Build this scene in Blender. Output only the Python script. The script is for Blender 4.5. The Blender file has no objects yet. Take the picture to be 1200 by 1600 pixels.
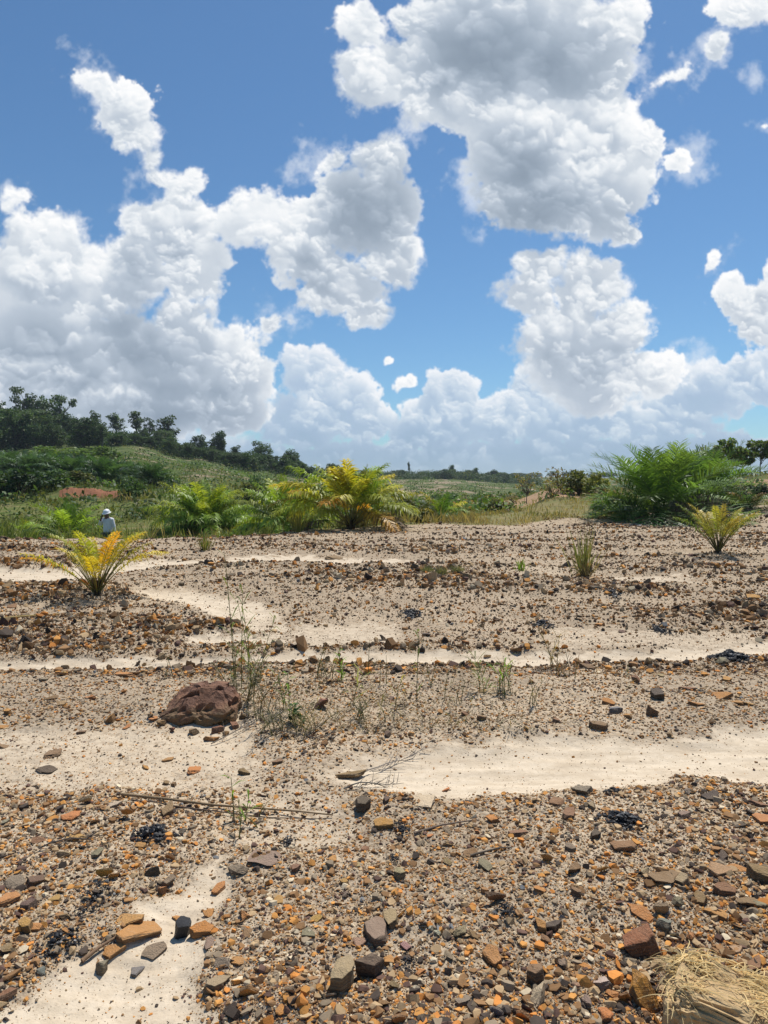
import bpy, bmesh, math, random
import numpy as np
from mathutils import Vector, Matrix, Euler

SC = bpy.context.scene
COL = SC.collection
R = math.radians
rng = np.random.default_rng(7)
random.seed(7)

# ------------------------------------------------------------------ camera model (photo 1200 x 1600)
FPX = 1110.0
CAMZ = 1.6
PITCH = math.atan(45.0 / FPX)
cP, sP = math.cos(PITCH), math.sin(PITCH)


def ray(px, py):
    xc, yc = (px - 600.0) / FPX, (800.0 - py) / FPX
    return np.array([xc, cP + yc * sP, -sP + yc * cP])


def project(x, y, z):
    """world point -> photo pixel"""
    dz = z - CAMZ
    fwd = y * cP - dz * sP
    up = y * sP + dz * cP
    fwd = np.maximum(fwd, 0.05)
    return 600.0 + FPX * x / fwd, 800.0 - FPX * up / fwd


# ------------------------------------------------------------------ noise
def _hash(ix, iy, seed):
    h = (ix.astype(np.int64) * 374761393 + iy.astype(np.int64) * 668265263 + seed * 144665) & 0x7FFFFFFF
    h = ((h ^ (h >> 13)) * 1274126177) & 0x7FFFFFFF
    h = h ^ (h >> 16)
    return (h & 0xFFFFFF) / float(0xFFFFFF)


def vnoise(x, y, seed=0):
    x = np.asarray(x, float); y = np.asarray(y, float)
    ix, iy = np.floor(x), np.floor(y)
    fx, fy = x - ix, y - iy
    fx = fx * fx * fx * (fx * (fx * 6 - 15) + 10); fy = fy * fy * fy * (fy * (fy * 6 - 15) + 10)
    a = _hash(ix, iy, seed); b = _hash(ix + 1, iy, seed)
    c = _hash(ix, iy + 1, seed); d = _hash(ix + 1, iy + 1, seed)
    return (a + (b - a) * fx) * (1 - fy) + (c + (d - c) * fx) * fy


def fbm(x, y, seed=0, octaves=4, gain=0.5):
    s, amp, tot = 0.0, 1.0, 0.0
    for o in range(octaves):
        s = s + amp * (vnoise(x * 2 ** o + 17.3 * o, y * 2 ** o - 9.1 * o, seed + o) - 0.5)
        tot += amp; amp *= gain
    return s / tot * 2.0          # about -1..1


def sstep(a, b, x):
    t = np.clip((np.asarray(x, float) - a) / (b - a), 0, 1)
    return t * t * (3 - 2 * t)


# ------------------------------------------------------------------ the ground: where the pale washed sand runs
_I = np.interp
A_X = [-400, 0, 130, 230, 330, 420, 480, 600, 700, 800, 900, 1600]
A_U = [895, 890, 887, 880, 874, 868, 868, 874, 876, 879, 884, 886]
A_L = [912, 908, 902, 890, 883, 883, 885, 884, 882, 883, 889, 889]
B_X = [-400, 0, 130, 300, 400, 500, 650, 800, 950, 1050, 1100, 1200, 1600]
B_U = [1034, 1030, 1029, 1022, 1021, 1019, 1018, 1016, 1017, 1013, 1008, 1002, 985]
B_L = [1054, 1051, 1047, 1041, 1042, 1041, 1041, 1040, 1036, 1031, 1027, 1022, 1005]
C_X = [300, 380, 450, 520, 600, 700, 800, 900, 1000, 1100, 1200, 1700]
C_U = [1206, 1206, 1200, 1194, 1186, 1172, 1163, 1158, 1154, 1151, 1142, 1108]
C_L = [1207, 1208, 1210, 1220, 1230, 1236, 1228, 1218, 1219, 1228, 1230, 1222]
D_Y = [1325, 1350, 1390, 1420, 1460, 1500, 1540, 1600, 1700, 2200]
D_L = [366, 345, 285, 215, 232, 105, 45, -40, -150, -700]
D_R = [368, 372, 362, 345, 332, 322, 312, 345, 400, 600]


def band(v, lo, hi, soft):
    return np.minimum(sstep(lo - soft, lo + soft, v), 1 - sstep(hi - soft, hi + soft, v))


def sandmask(x, y):
    """0..1 how much pale wash sand lies at the ground point x, y (near terrace only)"""
    x = np.asarray(x, float); y = np.asarray(y, float)
    px, py = project(x, np.maximum(y, 0.8), 0.0)
    n = fbm(x * 1.1, y * 1.1, 3, 4); n2 = fbm(x * 5.5, y * 5.5, 11, 3)
    w = np.maximum(py - 755, 20) / 290.0
    py1 = py + (n * 12 + n2 * 8) * w
    px1 = px + (n2 * 24 + n * 24)
    s = 0.95 * band(py1, _I(px, A_X, A_U), _I(px, A_X, A_L), 3) * (0.35 + 0.65 * (1 - sstep(620, 760, px)))
    s = np.maximum(s, band(py + (n * 5 + n2 * 5) * w, _I(px, B_X, B_U) + 2, _I(px, B_X, B_L) - 2, 4))
    s = np.maximum(s, band(py1, _I(px, C_X, C_U), _I(px, C_X, C_L), 19) * sstep(390, 600, px1))
    s = np.maximum(s, band(px1, _I(py, D_Y, D_L) + 10, _I(py, D_Y, D_R) - 8, 48) * sstep(1322, 1345, py))
    # slanting wash between the first two gravel bars
    e = band(py1, _I(px, [150, 220, 300, 400, 450], [925, 915, 924, 938, 960]), _I(px, [150, 220, 300, 400, 450], [926, 932, 950, 990, 985]), 10) * band(px1, 205, 440, 15)
    e = np.maximum(e, band(py1, _I(px, [290, 440], [1000, 985]), _I(px, [290, 440], [1012, 1003]), 4) * band(px1, 290, 450, 15))
    e = np.maximum(e, 0.75 * band(py1, 898, 910, 3) * band(px1, 955, 1085, 10))
    e = np.maximum(e, 0.6 * band(py1, 884, 897, 3) * band(px1, 800, 890, 10))
    e = np.maximum(e, 0.6 * band(py1, 862, 870, 2) * band(px1, 930, 1100, 10))
    s = np.maximum(s, (0.66 + .35 * n) * e)
    # half bare, half stony stretches
    p = (0.50 + .15 * n) * band(py1, 1130, 1235, 22) * (1 - sstep(360, 500, px1))
    p = np.maximum(p, 0.5 * band(py1, 968, 1012, 8) * band(px1, 440, 640, 30))
    p = np.maximum(p, 0.45 * band(py1, 985, 1018, 6) * band(px1, 850, 1200, 30))
    p = np.maximum(p, 0.4 * band(py1, 1225, 1330, 14) * band(px1, 330, 560, 40))
    p = np.maximum(p, 0.4 * sstep(1500, 1560, py1) * band(px1, 340, 420, 30))
    s = np.maximum(s, p)
    return s * (y < 40)


# ------------------------------------------------------------------ the ground: heights
T_Y = np.log(np.array([0.01, 20, 24, 28, 34, 42, 52, 66, 85, 110, 140, 170, 200, 260, 340, 450, 700, 1500, 4000]))
T_P = np.array([-200, 0, 100, 200, 300, 400, 500, 600, 700, 800, 870, 950, 1100, 1200, 1400], float)
T_Z = np.array([
    [0, 0, -.9, -1.1, -.9, .2, 1.2, 2.2, 3.6, 5.8, 8.5, 10.2, 10.6, 9, 7, 6, 8, 10, 10],
    [0, 0, -.9, -1.1, -.9, .2, 1.2, 2.2, 3.4, 5.5, 8.0, 10.0, 10.5, 9, 7, 6, 8, 10, 10],
    [0, 0, -.9, -1.1, -.9, .1, 1.1, 2.1, 3.4, 5.8, 8.8, 11.0, 11.5, 10, 8, 6, 8, 10, 10],
    [0, 0, -.9, -1.1, -.9, .1, .9, 1.8, 3.2, 5.6, 8.8, 11.1, 11.4, 10, 8, 6, 8, 10, 10],
    [0, 0, -.6, -.9, -.8, -.1, .5, 1.2, 2.2, 3.9, 6.0, 7.7, 8.2, 7.5, 6, 5, 7, 10, 10],
    [0, 0, -.2, -.6, -.6, -.2, .2, .6, 1.2, 2.1, 3.5, 4.7, 5.5, 5.5, 5, 5, 6, 9, 10],
    [0, 0, 0, -.2, -.4, -.3, -.1, .1, .3, .8, 1.6, 2.4, 3.0, 4.0, 4, 4, 6, 9, 10],
    [0, 0, 0, 0, -.3, -.4, -.4, -.4, -.3, 0, .5, 1.0, 1.4, 2.4, 3.5, 3.5, 5, 8, 10],
    [0, 0, 0, 0, -.1, -.3, -.4, -.5, -.5, -.4, .1, .7, 1.3, 2.5, 3.7, 3.7, 5, 8, 10],
    [0, 0, 0, 0, 0, .1, .2, -.2, -.6, -.8, -.6, -.3, .1, .9, 2.0, 2.4, 6, 9, 10],
    [0, 0, 0, 0, .15, 1.0, 1.25, .5, -.4, -.8, -1, -1, -.8, -.4, .4, 2.0, 8, 10, 10],
    [0, 0, 0, 0, .15, .95, 1.3, .9, 0, -.5, -.8, -.8, -.6, -.2, .4, 2, 7, 10, 10],
    [0, 0, 0, .05, .25, .8, 1.5, 1.8, 1.6, 1.2, .8, .6, .6, .6, 1, 2, 6, 10, 10],
    [0, 0, 0, .05, .3, .9, 1.8, 2.45, 2.4, 2.2, 2, 2, 2, 2, 2, 3, 6, 10, 10],
    [0, 0, 0, .05, .3, .9, 1.8, 2.5, 2.5, 2.4, 2.2, 2, 2, 2, 2, 3, 6, 10, 10]])


def table(px, y):
    ly = np.log(np.maximum(y, 0.02))
    j = np.clip(np.searchsorted(T_Y, ly) - 1, 0, len(T_Y) - 2)
    i = np.clip(np.searchsorted(T_P, px) - 1, 0, len(T_P) - 2)
    fy = np.clip((ly - T_Y[j]) / (T_Y[j + 1] - T_Y[j]), 0, 1)
    fx = np.clip((px - T_P[i]) / (T_P[i + 1] - T_P[i]), 0, 1)
    fx = fx * fx * (3 - 2 * fx)
    z = lambda a, b: T_Z[a, b]
    return (z(i, j) * (1 - fx) + z(i + 1, j) * fx) * (1 - fy) + (z(i, j + 1) * (1 - fx) + z(i + 1, j + 1) * fx) * fy


E_P = [-200, 0, 300, 450, 600, 800, 950, 1200, 1400]
E_V = [19.3, 19.7, 20.9, 23.7, 26.5, 27.2, 31, 35, 36]


def edge(px):
    """distance at which the bare terrace ends and the grass begins"""
    return _I(px, E_P, E_V)


def cluster(x, y):
    """where the broken rock lies in heaps"""
    return np.clip(fbm(x * .38, y * 1.05, 91, 4) * 1.6 + .40, 0, 1)


def H(x, y):
    x = np.asarray(x, float); y = np.asarray(y, float)
    px = 600 + FPX * x / np.maximum(y, 0.6)
    px = np.clip(px, -1500, 2700)
    z = table(px, np.maximum(y, 0.6))
    near = 1 - sstep(24, 40, y)
    s = sandmask(x, y)
    ss = np.clip((s + sandmask(x, y + 0.10) + sandmask(x, y - 0.10) + sandmask(x + .15, y) + sandmask(x - .15, y)) / 5, 0, 1)
    g = 1 - s
    z = z + near * (0.085 * (1 - ss) - 0.05 + 0.035 * fbm(x * .5, y * .5, 21, 3) + g * (0.075 * (cluster(x, y) - .4) * sstep(5.5, 8.5, y) + 0.028 * fbm(x * 2.3, y * 2.3, 31, 3) + 0.02 * fbm(x * 8.0, y * 8.0, 41, 3)) + (0.004 + .006 * s) * fbm(x * 2, y * 12, 43, 3))
    z = z + .075 * np.exp(-((x + 1.27) ** 2 / .16 + (y - 4.92) ** 2 / .12)) * (1 + .5 * fbm(x * 9, y * 9, 45, 2))      # soil banked round the boulder
    far = sstep(30, 80, y)
    z = z + far * (0.45 * fbm(x * .06, y * .06, 51, 4) + 0.25 * fbm(x * .3, y * .3, 61, 3))
    mid = sstep(24, 34, y) * (1 - far)
    z = z + mid * 0.12 * fbm(x * .5, y * .5, 71, 3)
    # little cut bank of red earth under the palm rows
    bk = band(px + 25 * fbm(x * .5, y * .5, 6, 3), 88, 192, 14) * sstep(46.4, 47.3, y + fbm(x * .8, y * .2, 5, 3) * 1.4) * (1 - sstep(49, 56, y))
    z = z + (0.36 + .25 * fbm(x * 1.7, y * 1.7, 8, 3)) * bk
    return z


def Hs(x, y):
    return float(H(np.array([x]), np.array([y]))[0])


_T = np.geomspace(1.2, 2500, 5000)


def hit(px, py):
    """first ground point seen at this pixel of the photo"""
    d = ray(px, py)
    P = d[None, :] * _T[:, None]
    h = H(P[:, 0], P[:, 1])
    below = np.nonzero(P[:, 2] + CAMZ < h)[0]
    k = below[0] if len(below) else len(_T) - 1
    t0, t1 = _T[max(k - 1, 0)], _T[k]
    tt = np.linspace(t0, t1, 12)
    P = d[None, :] * tt[:, None]
    b = np.nonzero(P[:, 2] + CAMZ < H(P[:, 0], P[:, 1]))[0]
    p = P[b[0]] if len(b) else P[-1]
    return float(p[0]), float(p[1]), Hs(p[0], p[1])


def atY(px, Y):
    """ground point in the column of this pixel at distance Y"""
    x = (px - 600.0) / FPX * (Y * cP + CAMZ * sP)
    return x, Y, Hs(x, Y)


# ------------------------------------------------------------------ mesh builder
class MB:
    def __init__(self):
        self.V, self.F, self.C, self.n = [], {3: [], 4: []}, [], 0

    def add(self, v, f, c):
        v = np.asarray(v, float).reshape(-1, 3)
        f = np.asarray(f, np.int64)
        if f.size:
            self.F[f.shape[1]].append(f + self.n)
        c = np.asarray(c, float)
        if c.ndim == 1:
            c = np.tile(c, (len(v), 1))
        self.V.append(v); self.C.append(c[:, :3]); self.n += len(v)

    def tube(self, pts, rad, col, sides=6, cap=True):
        pts = np.asarray(pts, float); n = len(pts)
        rad = np.broadcast_to(np.asarray(rad, float), (n,))
        t = np.gradient(pts, axis=0); t /= np.linalg.norm(t, axis=1, keepdims=True) + 1e-9
        ref = np.array([0, 0, 1.0]) if abs(t[0, 2]) < .9 else np.array([1.0, 0, 0])
        a = np.cross(t, ref); a /= np.linalg.norm(a, axis=1, keepdims=True) + 1e-9
        b = np.cross(t, a)
        th = np.linspace(0, 2 * np.pi, sides, endpoint=False)
        v = pts[:, None] + rad[:, None, None] * (a[:, None] * np.cos(th)[None, :, None] + b[:, None] * np.sin(th)[None, :, None])
        i = np.arange(n - 1)[:, None] * sides; k = np.arange(sides)[None, :]; k2 = (k + 1) % sides
        f = np.stack([i + k, i + k2, i + sides + k2, i + sides + k], -1).reshape(-1, 4)
        v = v.reshape(-1, 3)
        self.add(v, f, col)
        if cap:
            base = self.n - len(v)
            for off in (0, (n - 1) * sides):
                if sides == 4:
                    self.F[4].append(np.array([[base + off + q for q in range(4)]]))
                else:
                    self.F[3].append(np.array([[base + off, base + off + q, base + off + q + 1] for q in range(1, sides - 1)]))

    def blades(self, base, d, w, L, wid, droop, col, mid=0.45):
        """folded diamond leaves: base (n,3), unit direction d, side vector w, length, width, droop as a part of the length"""
        n = len(base)
        L = np.broadcast_to(np.asarray(L, float), (n,))[:, None]
        wid = np.broadcast_to(np.asarray(wid, float), (n,))[:, None]
        dr = np.broadcast_to(np.asarray(droop, float), (n,))[:, None]
        down = np.array([0, 0, -1.0])
        m = base + d * L * mid + down * L * dr * mid * 0.3
        tip = base + d * L * (1 - 0.3 * dr) + down * L * dr
        b0 = base - w * wid * .18; b1 = base + w * wid * .18
        v = np.stack([b0, m - w * wid * .5, tip, m + w * wid * .5, b1], 1).reshape(-1, 3)
        i = np.arange(n)[:, None] * 5
        f4 = np.concatenate([i, i + 1, i + 3, i + 4], 1)
        f3 = np.concatenate([i + 1, i + 2, i + 3], 1)
        c = np.repeat(np.broadcast_to(np.asarray(col, float), (n, 3)), 5, axis=0)
        n0 = self.n
        self.add(v, f4, c)
        self.F[3].append(f3 + n0)

    def build(self, name, mat, parent=None, smooth=False):
        me = bpy.data.meshes.new(name)
        V = np.concatenate(self.V) if self.V else np.zeros((0, 3))
        C = np.concatenate(self.C)
        f3 = np.concatenate(self.F[3]) if self.F[3] else np.zeros((0, 3), int)
        f4 = np.concatenate(self.F[4]) if self.F[4] else np.zeros((0, 4), int)
        me.vertices.add(len(V)); me.vertices.foreach_set('co', V.astype(np.float32).ravel())
        li = np.concatenate([f3.ravel(), f4.ravel()]).astype(np.int32)
        tot = np.concatenate([np.full(len(f3), 3), np.full(len(f4), 4)]).astype(np.int32)
        st = np.concatenate([[0], np.cumsum(tot)[:-1]]).astype(np.int32) if len(tot) else tot
        me.loops.add(len(li)); me.loops.foreach_set('vertex_index', li)
        me.polygons.add(len(tot)); me.polygons.foreach_set('loop_start', st)
        me.polygons.foreach_set('loop_total', tot)
        me.polygons.foreach_set('use_smooth', np.full(len(tot), smooth))
        me.update(calc_edges=True); me.validate()
        at = me.attributes.new('tint', 'FLOAT_COLOR', 'POINT')
        at.data.foreach_set('color', np.concatenate([C, np.ones((len(C), 1))], 1).astype(np.float32).ravel())
        o = bpy.data.objects.new(name, me)
        COL.objects.link(o)
        if mat: me.materials.append(mat)
        if parent: o.parent = parent
        return o


def tag(o, label=None, cat=None, group=None, kind=None):
    if label: o['label'] = label
    if cat: o['category'] = cat
    if group: o['group'] = group
    if kind: o['kind'] = kind
    return o


def empty(name, loc, label=None, cat=None, group=None, rz=0.0, s=1.0):
    o = bpy.data.objects.new(name, None); COL.objects.link(o)
    o.location = loc; o.rotation_euler = (0, 0, rz); o.scale = (s, s, s)
    o.empty_display_size = 0.2
    return tag(o, label, cat, group)


def copy_tree(o, parent=None):
    c = o.copy(); COL.objects.link(c)
    if parent: c.parent = parent
    for ch in list(o.children):
        copy_tree(ch, c)
    return c


# ------------------------------------------------------------------ node helpers
def newmat(name):
    m = bpy.data.materials.new(name); m.use_nodes = True
    m.node_tree.nodes.clear()
    return m, NT(m.node_tree)


class NT:
    def __init__(self, t):
        self.t = t

    def n(self, typ, props=None, **ins):
        nd = self.t.nodes.new(typ)
        for k, v in (props or {}).items():
            setattr(nd, k, v)
        for k, v in ins.items():
            key = int(k[1:]) if k[0] == 'i' and k[1:].isdigit() else k.replace('_', ' ')
            s = nd.inputs[key]
            if hasattr(v, 'is_linked') or isinstance(v, bpy.types.NodeSocket):
                self.t.links.new(v, s)
            else:
                s.default_value = v
        return nd

    def math(self, op, a, b=None, c=None, clamp=False):
        nd = self.t.nodes.new('ShaderNodeMath'); nd.operation = op; nd.use_clamp = clamp
        for i, v in enumerate((a, b, c)):
            if v is None: continue
            if isinstance(v, bpy.types.NodeSocket): self.t.links.new(v, nd.inputs[i])
            else: nd.inputs[i].default_value = v
        return nd.outputs[0]

    def mix(self, f, a, b, blend='MIX'):
        nd = self.t.nodes.new('ShaderNodeMix'); nd.data_type = 'RGBA'; nd.blend_type = blend
        for k, v in ((0, f), (6, a), (7, b)):
            if isinstance(v, bpy.types.NodeSocket): self.t.links.new(v, nd.inputs[k])
            else: nd.inputs[k].default_value = v if k == 0 else (*v, 1.0) if len(v) == 3 else v
        return nd.outputs[2]

    def ramp(self, f, stops, interp='LINEAR'):
        nd = self.t.nodes.new('ShaderNodeValToRGB'); cr = nd.color_ramp; cr.interpolation = interp
        while len(cr.elements) < len(stops): cr.elements.new(0.5)
        for e, (p, c) in zip(cr.elements, stops):
            e.position = p; e.color = (*c, 1.0) if hasattr(c, '__len__') else (c, c, c, 1.0)
        self.t.links.new(f, nd.inputs[0])
        return nd.outputs[0]

    def noise(self, vec, scale, detail=4.0, rough=0.5, out=0, dist=0.0):
        nd = self.n('ShaderNodeTexNoise', None, Scale=scale, Detail=detail, Roughness=rough, Distortion=dist)
        self.t.links.new(vec, nd.inputs['Vector'])
        return nd.outputs[out]

    def smooth(self, v, a, b, lo=0.0, hi=1.0):
        nd = self.t.nodes.new('ShaderNodeMapRange'); nd.interpolation_type = 'SMOOTHSTEP'
        self.t.links.new(v, nd.inputs[0])
        for i, q in enumerate((a, b, lo, hi)): nd.inputs[i + 1].default_value = q
        return nd.outputs[0]

    def out(self, surf=None, vol=None):
        o = self.t.nodes.new('ShaderNodeOutputMaterial')
        if surf is not None: self.t.links.new(surf, o.inputs['Surface'])
        if vol is not None: self.t.links.new(vol, o.inputs['Volume'])


def leaf_material(name, trans=0.38, rough=0.55, spec=0.25, vary=0.25, gain=1.0):
    m, t = newmat(name)
    a = t.n('ShaderNodeAttribute', {'attribute_name': 'tint'}).outputs['Color']
    oi = t.n('ShaderNodeObjectInfo').outputs['Random']
    pos = t.n('ShaderNodeTexCoord').outputs['Object']
    nz = t.noise(pos, 2.3, 3.0)
    f = t.math('ADD', t.math('MULTIPLY', t.math('SUBTRACT', nz, 0.5), 1.2 * vary), t.math('MULTIPLY', t.math('SUBTRACT', oi, 0.5), vary))
    v = t.math('MULTIPLY', t.math('ADD', f, 1.0), gain)
    hsv = t.n('ShaderNodeHueSaturation', None, Color=a, Value=v).outputs[0]
    p = t.n('ShaderNodeBsdfPrincipled', None, Base_Color=hsv, Roughness=rough)
    p.inputs['Specular IOR Level'].default_value = spec
    tr = t.n('ShaderNodeBsdfTranslucent', None, Color=t.mix(1.0, hsv, (1.25, 1.2, 0.55), 'MULTIPLY'))
    ms = t.n('ShaderNodeMixShader', None, i0=trans, i1=p.outputs[0], i2=tr.outputs[0])
    t.out(ms.outputs[0])
    return m


def plain_material(name, rough=0.85, spec=0.2, vary=0.35, scale=9.0, bump=0.25):
    """matt material that takes its colour from the tint attribute with mottling and a little relief"""
    m, t = newmat(name)
    a = t.n('ShaderNodeAttribute', {'attribute_name': 'tint'}).outputs['Color']
    pos = t.n('ShaderNodeTexCoord').outputs['Object']
    nz = t.noise(pos, scale, 5.0, 0.6)
    hsv = t.n('ShaderNodeHueSaturation', None, Color=a, Value=t.math('ADD', t.math('MULTIPLY', t.math('SUBTRACT', nz, 0.5), 2 * vary), 1.0)).outputs[0]
    p = t.n('ShaderNodeBsdfPrincipled', None, Base_Color=hsv, Roughness=rough)
    p.inputs['Specular IOR Level'].default_value = spec
    b = t.n('ShaderNodeBump', None, Strength=bump, Distance=0.02, Height=t.noise(pos, scale * 3, 5.0, 0.6))
    t.t.links.new(b.outputs[0], p.inputs['Normal'])
    t.out(p.outputs[0])
    return m
# ------------------------------------------------------------------ clouds: a cumulus field grown from numbers, standing at infinity
# (u, v) = (x/y, z/y) of the direction; thickness of each cloud from soft lobes + rounded billows, lit by marching towards the sun
CU0, CU1, CV0, CV1, CRES = -1.15, 1.15, -0.03, 0.98, 900


def worley(x, y, seed):
    ix, iy = np.floor(x), np.floor(y)
    best = np.full(x.shape, 9.0, np.float32)
    for dx in (-1, 0, 1):
        for dy in (-1, 0, 1):
            cx, cy_ = ix + dx, iy + dy
            px_ = cx + 0.15 + 0.7 * _hash(cx, cy_, seed); py_ = cy_ + 0.15 + 0.7 * _hash(cx, cy_, seed + 50)
            best = np.minimum(best, (x - px_) ** 2 + (y - py_) ** 2)
    return np.sqrt(best)


BIG = [(565, 50, 45, 42), (560, 110, 40, 42), (610, 120, 70, 62), (650, 30, 40, 26), (652, 165, 42, 42), (720, 60, 95, 90), (700, 140, 70, 60), (840, 40, 150, 100), (955, 40, 48, 60), (950, 130, 36, 40),
       (800, 170, 100, 85), (900, 190, 90, 85), (850, 270, 118, 90), (950, 260, 80, 75), (1015, 225, 30, 28), (1062, 258, 30, 24, 0, .8), (900, 335, 95, 46), (800, 325, 60, 40, 0, .8), (965, 360, 30, 22, 0, .8)]
MIDC = [(590, 262, 46, 42), (520, 250, 42, 22, -35, .62), (565, 325, 84, 70), (610, 400, 50, 46), (490, 345, 70, 52), (410, 345, 80, 48), (472, 398, 66, 46), (530, 440, 72, 52), (572, 492, 40, 30), (428, 508, 28, 22, 0, .8)]
LEFTC = [(200, 165, 48, 48, -20, .80), (150, 130, 60, 22, 32, .72), (212, 210, 36, 46, 0, .8), (234, 248, 22, 30, 0, .75), (255, 275, 30, 22, 0, .8), (290, 285, 38, 36, 0, .8), (275, 355, 78, 58), (308, 398, 52, 48), (290, 445, 56, 38),
         (26, 310, 26, 20, 0, .75), (10, 330, 20, 26, 0, .6), (70, 385, 76, 56), (30, 470, 105, 90), (160, 450, 100, 70), (140, 560, 160, 80), (285, 500, 52, 40), (330, 555, 84, 52), (385, 585, 46, 36),
         (40, 610, 120, 66), (200, 620, 200, 56), (350, 640, 72, 36), (210, 400, 64, 42, 0, .8)]
RIGHTC = [(845, 424, 46, 34), (826, 466, 52, 44), (912, 456, 70, 52), (890, 530, 95, 66), (970, 512, 54, 46), (940, 590, 105, 54), (1008, 585, 50, 40), (1108, 415, 30, 15, -50, .7), (1140, 455, 40, 30),
          (1188, 490, 46, 52), (1205, 420, 20, 30, 0, .7), (1165, 15, 62, 34), (1120, 75, 40, 20, -40, .6), (1045, 122, 52, 18, -25, .58), (1195, 195, 16, 10, 0, .65), (608, 573, 14, 10, 0, .75), (628, 604, 24, 12, 0, .8), (1062, 568, 11, 14, 0, .65), (1175, 115, 8, 12, 0, .5)]
OUTC = [(-260, 420, 170, 120), (-420, 200, 140, 90), (1420, 350, 150, 110), (1500, 600, 220, 80), (-300, 650, 250, 60), (700, -160, 220, 60)]
BACK = [(492, 585, 50, 44), (520, 630, 62, 48), (560, 660, 55, 38), (470, 660, 72, 46), (700, 615, 42, 42), (700, 660, 88, 44), (780, 660, 72, 42), (828, 600, 34, 32), (860, 650, 100, 44), (640, 680, 46, 34),
        (620, 770, 700, 55), (620, 722, 330, 30), (990, 655, 130, 55), (1110, 615, 72, 46), (1190, 590, 62, 46), (1040, 715, 330, 38), (150, 710, 330, 50), (-300, 700, 300, 50), (1500, 700, 300, 50)]
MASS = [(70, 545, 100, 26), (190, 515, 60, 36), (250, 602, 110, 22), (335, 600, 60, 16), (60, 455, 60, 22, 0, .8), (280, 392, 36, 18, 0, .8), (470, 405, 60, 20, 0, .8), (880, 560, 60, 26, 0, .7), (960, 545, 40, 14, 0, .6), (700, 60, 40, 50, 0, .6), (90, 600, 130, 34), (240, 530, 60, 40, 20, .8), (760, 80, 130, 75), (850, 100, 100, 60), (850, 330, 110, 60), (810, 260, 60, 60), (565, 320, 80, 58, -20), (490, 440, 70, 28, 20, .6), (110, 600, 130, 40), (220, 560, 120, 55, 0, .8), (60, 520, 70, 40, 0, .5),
        (210, 440, 45, 60, 0, .7), (250, 645, 160, 36), (930, 570, 80, 40, 0, .3), (690, 130, 60, 50, 0, .6)]      # deep cloud and undersides, their grey shade painted into the colour


WISP = [(1050, 115, 80, 34, -28), (1120, 70, 60, 34, -38), (1180, 115, 20, 24), (165, 150, 75, 42, 38), (20, 315, 46, 34), (735, 290, 44, 66), (1085, 560, 40, 34), (1108, 415, 40, 24, -50), (1072, 262, 46, 40), (640, 180, 40, 44), (500, 250, 46, 36, -35), (985, 90, 40, 60), (430, 500, 44, 36), (1195, 195, 26, 16), (960, 370, 50, 30), (250, 330, 50, 60)]


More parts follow.
